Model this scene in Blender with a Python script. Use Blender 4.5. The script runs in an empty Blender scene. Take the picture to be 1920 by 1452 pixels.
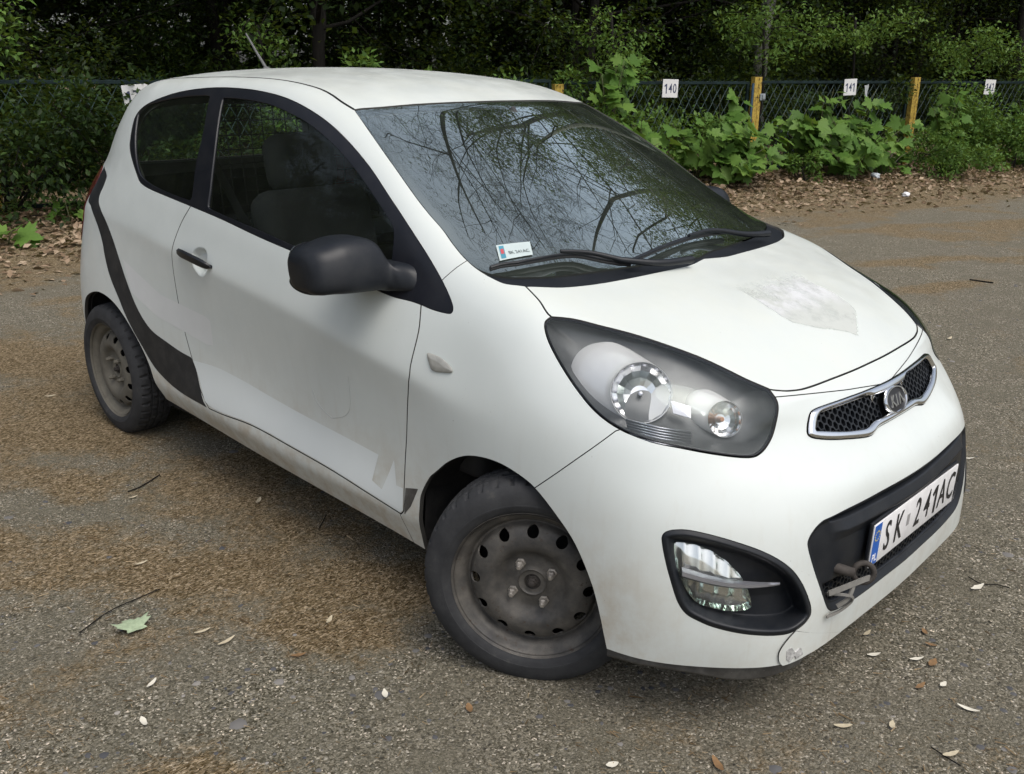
# White three-door hatchback parked on a gravelly lot in front of an overgrown mesh fence.
# World axes follow the car: x forward, y to the car's left, z up; the front axle stands at x = 0.
import bpy, bmesh, math, random
import numpy as np
from mathutils import Vector, Matrix
from mathutils.bvhtree import BVHTree
from mathutils.geometry import tessellate_polygon

sc = bpy.context.scene
# ---------------------------------------------------------------- camera
cam = bpy.data.cameras.new('camera')
cam_ob = bpy.data.objects.new('camera', cam); sc.collection.objects.link(cam_ob); sc.camera = cam_ob
YAW, PITCH, ROLL = 2.34674352, -0.326443757, 0.00509564
_f = np.array([math.cos(YAW)*math.cos(PITCH), math.sin(YAW)*math.cos(PITCH), math.sin(PITCH)])
_r0 = np.array([math.sin(YAW), -math.cos(YAW), 0]); _u0 = np.cross(_r0, _f)
_r = math.cos(ROLL)*_r0 + math.sin(ROLL)*_u0; _u = -math.sin(ROLL)*_r0 + math.cos(ROLL)*_u0
CAM = np.array([1.44012931, -2.24624171, 1.46764698])
cam_ob.matrix_world = Matrix(((_r[0], _u[0], -_f[0], CAM[0]), (_r[1], _u[1], -_f[1], CAM[1]), (_r[2], _u[2], -_f[2], CAM[2]), (0, 0, 0, 1)))
cam.sensor_width = 36; cam.lens = 1736.15451/1920*36; cam.clip_start = .02; cam.clip_end = 1500
# ---------------------------------------------------------------- sky, sun, exposure (bright overcast day)
world = bpy.data.worlds.new('World'); sc.world = world; world.use_nodes = True
wn = world.node_tree; wn.nodes.clear()
sky = wn.nodes.new('ShaderNodeTexSky'); sky.sky_type = 'NISHITA'; sky.sun_disc = False
SUN_EL, SUN_ROT = math.radians(60), math.radians(100)
sky.sun_elevation = SUN_EL; sky.sun_rotation = SUN_ROT; sky.air_density = 1.0; sky.dust_density = 5.0; sky.ozone_density = 1.0
bw = wn.nodes.new('ShaderNodeHueSaturation'); bw.inputs['Saturation'].default_value = .56; bw.inputs['Value'].default_value = 1.0
bg = wn.nodes.new('ShaderNodeBackground'); bg.inputs['Strength'].default_value = .15
wo = wn.nodes.new('ShaderNodeOutputWorld')
wn.links.new(sky.outputs[0], bw.inputs['Color']); wn.links.new(bw.outputs[0], bg.inputs[0]); wn.links.new(bg.outputs[0], wo.inputs[0])
sun = bpy.data.lights.new('sun', 'SUN'); sun.energy = .75; sun.angle = math.radians(35); sun.color = (1, .99, .955)
sun_ob = bpy.data.objects.new('sun', sun); sc.collection.objects.link(sun_ob)
# Nishita rotation 0 puts the sun towards +y and turns clockwise seen from above
_sd = Vector((math.sin(SUN_ROT)*math.cos(SUN_EL), math.cos(SUN_ROT)*math.cos(SUN_EL), math.sin(SUN_EL)))
sun_ob.rotation_euler = _sd.to_track_quat('Z', 'Y').to_euler()
vs = sc.view_settings
vs.view_transform = 'Standard'; vs.look = 'None'; vs.exposure = 0.45; vs.gamma = 1.0; vs.use_curve_mapping = False
sc.render.engine = 'CYCLES'
cy = sc.cycles
cy.max_bounces = 8; cy.transparent_max_bounces = 24; cy.glossy_bounces = 4; cy.diffuse_bounces = 3; cy.use_denoising = True
cy.caustics_reflective = False; cy.caustics_refractive = False
# ---------------------------------------------------------------- helpers
COL = sc.collection
rng = random.Random(7); nrg = np.random.default_rng(7)

class NB:
    """Small node-tree builder."""
    def __init__(s, name):
        s.m = bpy.data.materials.new(name); s.m.use_nodes = True; s.t = s.m.node_tree; s.t.nodes.clear()
        s.out = s.t.nodes.new('ShaderNodeOutputMaterial')
    def n(s, kind, _props=None, **inp):
        x = s.t.nodes.new('ShaderNode'+kind)
        for k, v in (_props or {}).items(): setattr(x, k, v)
        for k, v in inp.items(): s.set(x, k.replace('_', ' '), v)
        return x
    def set(s, node, key, v):
        sk = node.inputs[int(key)] if key.isdigit() else node.inputs[key]
        if isinstance(v, bpy.types.NodeSocket): s.t.links.new(v, sk)
        elif isinstance(v, bpy.types.Node): s.t.links.new(v.outputs[0], sk)
        else:
            if isinstance(v, tuple) and len(v) == 3 and sk.type == 'RGBA': v = (*v, 1)
            sk.default_value = v
    def obj(s): return s.n('TexCoord').outputs['Object']
    def noise(s, scale, detail=4, rough=.55, vec=None, dist=0):
        x = s.n('TexNoise', Scale=scale, Detail=detail, Roughness=rough, Distortion=dist)
        s.set(x, 'Vector', vec if vec is not None else s.obj()); return x.outputs[0]
    def ramp(s, fac, *stops, interp='LINEAR'):
        x = s.n('ValToRGB'); x.color_ramp.interpolation = interp; s.set(x, 'Fac', fac); e = x.color_ramp.elements
        while len(e) < len(stops): e.new(.5)
        for el, (p, c) in zip(e, stops):
            el.position = p; el.color = (*c, 1) if isinstance(c, tuple) else (c, c, c, 1)
        return x.outputs[0]
    def mix(s, fac, a, b, mode='MIX'):
        x = s.n('Mix', {'data_type': 'RGBA', 'blend_type': mode}); s.set(x, '0', fac); s.set(x, '6', a); s.set(x, '7', b); return x.outputs[2]
    def math(s, op, a, b=0, clamp=False):
        x = s.n('Math', {'operation': op, 'use_clamp': clamp}); s.set(x, '0', a); s.set(x, '1', b); return x.outputs[0]
    def remap(s, v, a, b, c=0, d=1):
        x = s.n('MapRange', {'interpolation_type': 'SMOOTHSTEP'}); s.set(x, '0', v)
        for i, k in enumerate((a, b, c, d)): s.set(x, str(i+1), float(k))
        return x.outputs[0]
    def xyz(s, v=None):
        x = s.n('SeparateXYZ'); s.set(x, '0', v if v is not None else s.obj()); return x.outputs
    def bump(s, h, strength=.3, dist=.01):
        return s.n('Bump', Strength=strength, Distance=dist, Height=h).outputs[0]
    def bsdf(s, color, rough=.5, metal=0, spec=.5, coat=0, normal=None, **kw):
        x = s.n('BsdfPrincipled', Metallic=metal); s.set(x, 'Base Color', color); s.set(x, 'Roughness', rough); s.set(x, 'Specular IOR Level', spec); s.set(x, 'Coat Weight', coat)
        if normal is not None: s.set(x, 'Normal', normal)
        for k, v in kw.items(): s.set(x, k.replace('_', ' '), v)
        return x.outputs[0]
    def done(s, shader): s.t.links.new(shader, s.out.inputs['Surface']); return s.m

def plain(name, color, rough=.5, metal=0, spec=.5, coat=0, var=.12, scale=18, bump=0):
    b = NB(name); n = b.noise(scale, 5)
    lo = tuple(c*(1-var) for c in color); hi = tuple(min(1, c*(1+var)) for c in color)
    col = b.ramp(n, (.3, lo), (.7, hi))
    nm = b.bump(b.noise(scale*25, 3), bump, .002) if bump else None
    return b.done(b.bsdf(col, rough, metal, spec, coat, nm))

def mesh_obj(name, V, F, mat=None, parent=None, N=None, smooth=False, kind=None):
    me = bpy.data.meshes.new(name)
    V = np.asarray(V, float).reshape(-1, 3)
    if isinstance(F, np.ndarray):
        k = F.shape[1]
        me.vertices.add(len(V)); me.vertices.foreach_set('co', V.astype(np.float32).ravel())
        me.loops.add(F.size); me.loops.foreach_set('vertex_index', F.astype(np.int32).ravel())
        me.polygons.add(len(F)); me.polygons.foreach_set('loop_start', np.arange(0, F.size, k, dtype=np.int32))
        me.update(calc_edges=True)
    else:
        me.from_pydata([tuple(v) for v in V], [], [tuple(int(i) for i in f) for f in F]); me.update()
    if smooth or N is not None: me.polygons.foreach_set('use_smooth', np.ones(len(me.polygons), bool))
    if N is not None: me.normals_split_custom_set_from_vertices([tuple(n) for n in N])
    if mat is not None:
        for m in (mat if isinstance(mat, (list, tuple)) else [mat]): me.materials.append(m)
    ob = bpy.data.objects.new(name, me); COL.objects.link(ob)
    if parent is not None: ob.parent = parent
    if kind: ob['kind'] = kind
    return ob

def bm_obj(name, bm, mat=None, parent=None, smooth=False, kind=None, auto=None):
    me = bpy.data.meshes.new(name); bm.normal_update(); bm.to_mesh(me); bm.free()
    if smooth or auto is not None: me.polygons.foreach_set('use_smooth', np.ones(len(me.polygons), bool))
    if auto is not None: me.set_sharp_from_angle(angle=math.radians(auto))
    if mat is not None:
        for m in (mat if isinstance(mat, (list, tuple)) else [mat]): me.materials.append(m)
    ob = bpy.data.objects.new(name, me); COL.objects.link(ob)
    if parent is not None: ob.parent = parent
    if kind: ob['kind'] = kind
    return ob

def thing(name, label, cat, loc=(0, 0, 0), rz=0, group=None):
    o = bpy.data.objects.new(name, None); COL.objects.link(o); o.location = loc; o.rotation_euler = (0, 0, rz); o.empty_display_size = .1
    return tag(o, label, cat, group)
def tag(o, label, cat, group=None):
    o['label'] = label; o['category'] = cat
    if group: o['group'] = group
    return o

def box(bm, c, s, rot=None, bevel=0, seg=2):
    m = Matrix.Translation(c) @ (rot.to_4x4() if rot is not None else Matrix()) @ Matrix.Diagonal((*s, 1))
    r = bmesh.ops.create_cube(bm, size=1, matrix=m)
    if bevel:
        es = list({e for v in r['verts'] for e in v.link_edges})
        bmesh.ops.bevel(bm, geom=es, offset=bevel, segments=seg, affect='EDGES', profile=.5)
def tube(bm, pts, rad, n=8, cap=True):
    pts = [Vector(p) for p in pts]; rings = []
    up = Vector((0, 0, 1)); prev = None
    for i, p in enumerate(pts):
        t = (pts[min(i+1, len(pts)-1)]-pts[max(i-1, 0)]).normalized()
        if prev is None:
            a = t.cross(up)
            if a.length < .1: a = t.cross(Vector((1, 0, 0)))
        else: a = prev-t*prev.dot(t)
        a.normalize(); prev = a; b = t.cross(a)
        r = rad[i] if isinstance(rad, (list, tuple)) else rad
        rings.append([bm.verts.new(p+(a*math.cos(2*math.pi*k/n)+b*math.sin(2*math.pi*k/n))*r) for k in range(n)])
    for A, B in zip(rings[:-1], rings[1:]):
        for k in range(n): bm.faces.new((A[k], A[(k+1) % n], B[(k+1) % n], B[k]))
    if cap:
        bm.faces.new(rings[0][::-1]); bm.faces.new(rings[-1])
def lathe(bm, prof, n=48, M=Matrix(), close=False):
    """prof: (radius, axial) pairs turned about the local z axis."""
    rings = []
    for r, a in prof:
        rings.append([bm.verts.new(M @ Vector((r*math.cos(2*math.pi*k/n), r*math.sin(2*math.pi*k/n), a))) for k in range(n)] if r > 1e-6 else [bm.verts.new(M @ Vector((0, 0, a)))])
    for A, B in zip(rings[:-1], rings[1:]):
        for k in range(n):
            q = [A[k % len(A)], A[(k+1) % len(A)], B[(k+1) % len(B)], B[k % len(B)]]
            q = list(dict.fromkeys(q))
            if len(q) > 2: bm.faces.new(q)
def prism(bm, pts, d, M=Matrix()):
    """pts: 2D outline in local xy, extruded d along local z."""
    a = [bm.verts.new(M @ Vector((p[0], p[1], 0))) for p in pts]; b = [bm.verts.new(M @ Vector((p[0], p[1], d))) for p in pts]
    tris = tessellate_polygon([[Vector((p[0], p[1], 0)) for p in pts]])
    for t in tris:
        bm.faces.new([b[i] for i in t]); bm.faces.new([a[i] for i in t[::-1]])
    n = len(pts)
    for i in range(n): bm.faces.new((a[i], a[(i+1) % n], b[(i+1) % n], b[i]))
    bmesh.ops.recalc_face_normals(bm, faces=bm.faces[:])
def text_mesh(txt, size, depth, sx=1.0):
    """Letters as a flat-extruded mesh around the origin: (V, F)."""
    cu = bpy.data.curves.new('lettering', 'FONT'); cu.body = txt; cu.size = size; cu.extrude = depth; cu.align_x = 'CENTER'; cu.align_y = 'CENTER'; cu.resolution_u = 3; cu.offset = size*.006
    o = bpy.data.objects.new('lettering', cu); COL.objects.link(o)
    ev = o.evaluated_get(bpy.context.evaluated_depsgraph_get()); me = ev.to_mesh()
    V = np.array([v.co[:] for v in me.vertices])*[sx, 1, 1]; F = [tuple(p.vertices) for p in me.polygons]
    ev.to_mesh_clear(); bpy.data.objects.remove(o); bpy.data.curves.remove(cu)
    return V, F
def crom(P, closed=True, n=6, corners=()):
    """Catmull-Rom resampling of a 2D/3D polyline; vertices listed in corners stay sharp."""
    P = np.asarray(P, float); m = len(P); out = []
    rngs = range(m if closed else m-1)
    for i in rngs:
        p1, p2 = P[i], P[(i+1) % m]
        p0 = P[(i-1) % m] if (closed or i > 0) else p1
        p3 = P[(i+2) % m] if (closed or i+2 < m) else p2
        if i in corners: p0 = p1
        if (i+1) % m in corners: p3 = p2
        L = np.linalg.norm(p2-p1)+1e-9
        m1 = (p2-p0)*L/(np.linalg.norm(p2-p1)+np.linalg.norm(p1-p0)+1e-9); m2 = (p3-p1)*L/(np.linalg.norm(p3-p2)+np.linalg.norm(p2-p1)+1e-9)
        for t in np.linspace(0, 1, n, endpoint=False):
            out.append((2*t**3-3*t**2+1)*p1+(t**3-2*t**2+t)*m1+(-2*t**3+3*t**2)*p2+(t**3-t**2)*m2)
    if not closed: out.append(P[-1])
    return np.array(out)
# ---------------------------------------------------------------- ground
FP, FD = np.array([-5.50, 9.53]), np.array([.31, .951])/np.linalg.norm([.31, .951]); FN = np.array([FD[1], -FD[0]])   # fence line; FN points to the lot
def fence_xy(s, off=0.0): p = FP+FD*s+FN*off; return float(p[0]), float(p[1])
def smooth01(t): t = np.clip(t, 0, 1); return t*t*(3-2*t)
_h = np.random.default_rng(3).random((256, 256))
def vnoise(x, y):
    xi = np.floor(x).astype(int); yi = np.floor(y).astype(int); u = x-xi; v = y-yi; u = u*u*(3-2*u); v = v*v*(3-2*v)
    g = lambda a, b: _h[a % 256, b % 256]
    return (g(xi, yi)*(1-u)+g(xi+1, yi)*u)*(1-v)+(g(xi, yi+1)*(1-u)+g(xi+1, yi+1)*u)*v
def fbm(x, y, o=5):
    r = 0; a = .5; 
    for k in range(o): r = r+a*vnoise(x*2**k+17*k, y*2**k+31*k); a *= .5
    return r
def off_fence(x, y): return (x-FP[0])*FN[0]+(y-FP[1])*FN[1]
def ground_z(x, y):
    d = off_fence(np.asarray(x, float), np.asarray(y, float))
    return .16*smooth01((2.3-d)/2.0)+.05*(fbm(np.asarray(x)*1.1, np.asarray(y)*1.1, 3)-.45)*smooth01((2.6-d)/1.2)
PATCH = [  # drifts of brown catkins: x, y, half-lengths, heading
 (-1.05, -1.05, .95, .26, .55), (-.55, -.75, .55, .22, .75), (-1.75, -1.55, .6, .22, .35), (-2.6, -.95, .75, .35, .2), (-3.6, -.55, 1.0, .4, .3), (-3.3, .2, 1.2, .4, .25), (-.5, -1.05, .35, .14, .7),
 (-1.5, 5.6, .8, .16, 1.15), (-.95, 4.7, .55, .14, 1.2), (-2.4, 7.2, 1.3, .2, 1.2), (-.35, 5.9, .5, .18, 1.1), (.35, 3.4, .6, .2, 1.0), (.6, 2.6, .4, .2, .9), (-2.9, 9.3, 1.6, .3, 1.25), (-.2, 7.6, .9, .22, 1.2), (.9, 1.9, .5, .18, .8), (1.1, 3.2, .7, .2, 1.0), (-.3, 9.0, 1.5, .4, 1.2), (.3, 4.9, .8, .22, 1.1), (-1.7, 8.3, 1.2, .3, 1.2), (1.3, .9, .45, .16, .6), (-.2, -1.6, .4, .16, .5), (-.9, .2, 1.0, .5, 0), (-1.9, -.1, .8, .5, 0)]
def debris(x, y):
    x = np.asarray(x, float); y = np.asarray(y, float)
    wx = x+.35*(fbm(x*2.3, y*2.3, 4)-.47); wy = y+.35*(fbm(x*2.3+40, y*2.3+9, 4)-.47); m = np.zeros_like(x)
    for cx, cy_, a, b, h in PATCH:
        u = (wx-cx)*math.cos(h)+(wy-cy_)*math.sin(h); v = -(wx-cx)*math.sin(h)+(wy-cy_)*math.cos(h)
        m = np.maximum(m, np.exp(-1.1*((u/a)**2+(v/b)**2)**1.3))
    d = off_fence(x, y); lit = smooth01((3.6-d)/1.6)
    n = fbm(x*1.3+5, y*1.3+5, 5)
    bg = .42*smooth01((n-.50)/.16)*smooth01((-x-.2+.5*n)/1.6)+.30*smooth01((n-.52)/.12)
    return np.clip(np.maximum(m*(.55+.9*fbm(x*6, y*6, 3)), np.maximum(lit*.8, bg)), 0, 1)
def ground_axis(a, b, step, far):
    mid = np.arange(a, b+1e-6, step); out = far*np.array([.12, .25, .45, .7, 1.0])
    return np.concatenate([(a-out)[::-1], mid, b+out])
gx, gy = ground_axis(-10.5, 3.2, .07, 600), ground_axis(-3.2, 17.0, .09, 600)
GX, GY = np.meshgrid(gx, gy, indexing='ij'); nx, ny = GX.shape
ii = np.arange(nx*ny).reshape(nx, ny)
gq = np.stack([ii[:-1, :-1], ii[1:, :-1], ii[1:, 1:], ii[:-1, 1:]], -1).reshape(-1, 4)
def m_ground():
    b = NB('gravelled_asphalt'); o = b.obj()
    deb = b.n('Attribute', {'attribute_name': 'debris'}).outputs['Fac']
    wob = b.n('VectorMath', {'operation': 'ADD'}); b.set(wob, '0', o); nv = b.n('TexNoise', Scale=70.0, Detail=2.0, Vector=o); sc_ = b.n('VectorMath', {'operation': 'SCALE'}); b.set(sc_, '0', nv.outputs['Color']); b.set(sc_, 'Scale', .010); b.t.links.new(sc_.outputs[0], wob.inputs[1]); ov = wob.outputs[0]
    v1 = b.n('TexVoronoi', Scale=78.0, Vector=ov, Randomness=1.0); v2 = b.n('TexVoronoi', Scale=210.0, Vector=ov)
    c1 = b.ramp(b.xyz(v1.outputs['Color'])[0], (0.0, (.055, .055, .052)), (.45, (.160, .155, .130)), (.80, (.25, .237, .195)), (.97, (.47, .44, .37)))
    c2 = b.ramp(b.xyz(v2.outputs['Color'])[1], (0.0, (.075, .071, .056)), (.5, (.175, .165, .132)), (.93, (.31, .285, .22)), (.985, (.62, .57, .47)))
    stone = b.math('MULTIPLY', b.ramp(v1.outputs['Distance'], (.25, 1.0), (.55, 0.0)), b.remap(b.xyz(v1.outputs['Color'])[2], .45, .6))
    col = b.mix(stone, c2, c1)
    big = b.noise(.9, 6, .6); col = b.mix(b.remap(big, .35, .7, 0, .55), col, b.mix('' if False else .6, col, (.195, .178, .148)))
    col = b.mix(b.remap(b.noise(3.2, 7, .72), .40, .68, 0, .75), col, b.ramp(b.noise(150, 6, .8), (.28, (.06, .057, .045)), (.5, (.165, .155, .122)), (.72, (.33, .31, .25))))
    fine = b.noise(420, 3, .7); col = b.mix(.45, col, b.ramp(fine, (.3, (.05, .045, .04)), (.7, (.30, .275, .235))), 'OVERLAY')
    # brown catkin crumbs
    v3 = b.n('TexVoronoi', Scale=260.0, Vector=b.n('Mapping', Vector=ov, Scale=(1, .4, 1), Rotation=(0, 0, .5)).outputs[0])
    cb = b.ramp(b.xyz(v3.outputs['Color'])[0], (0.0, (.060, .046, .027)), (.4, (.160, .125, .074)), (.75, (.275, .220, .136)), (.97, (.47, .385, .26)))
    cb = b.mix(.5, cb, b.ramp(b.noise(260, 4, .7), (.3, (.05, .036, .022)), (.7, (.32, .24, .15))), 'OVERLAY')
    edge = b.math('ADD', deb, b.math('MULTIPLY', b.math('SUBTRACT', b.noise(30, 8, .8), .5), 1.1)); edge = b.math('ADD', edge, b.math('MULTIPLY', b.math('SUBTRACT', b.noise(5.5, 6, .7, dist=.6), .5), 1.5)); k = b.remap(edge, .26, .80)
    col = b.mix(b.math('MULTIPLY', k, .78), col, cb)
    bc = b.n('BrightContrast', Color=col, Bright=.060, Contrast=.20); hs = b.n('HueSaturation', Saturation=.84, Value=1.38, Color=bc.outputs[0]); col = hs.outputs[0]
    hgt = b.math('ADD', b.math('MULTIPLY', b.ramp(v1.outputs['Distance'], (.0, 1.0), (.6, 0.0)), stone), b.math('MULTIPLY', b.noise(240, 4, .7), .8))
    hgt = b.math('ADD', hgt, b.math('MULTIPLY', v2.outputs['Distance'], -.5))
    return b.done(b.bsdf(col, .88, 0, .25, 0, b.bump(hgt, .9, .009)))
_rest = np.stack([GX, GY, ground_z(GX, GY)], -1).reshape(-1, 3)
ground = mesh_obj('ground', _rest, gq, m_ground(), smooth=True, kind='structure')
at_ = ground.data.attributes.new('debris', 'FLOAT', 'POINT'); at_.data.foreach_set('value', debris(GX, GY).astype(np.float32).ravel())
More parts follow.
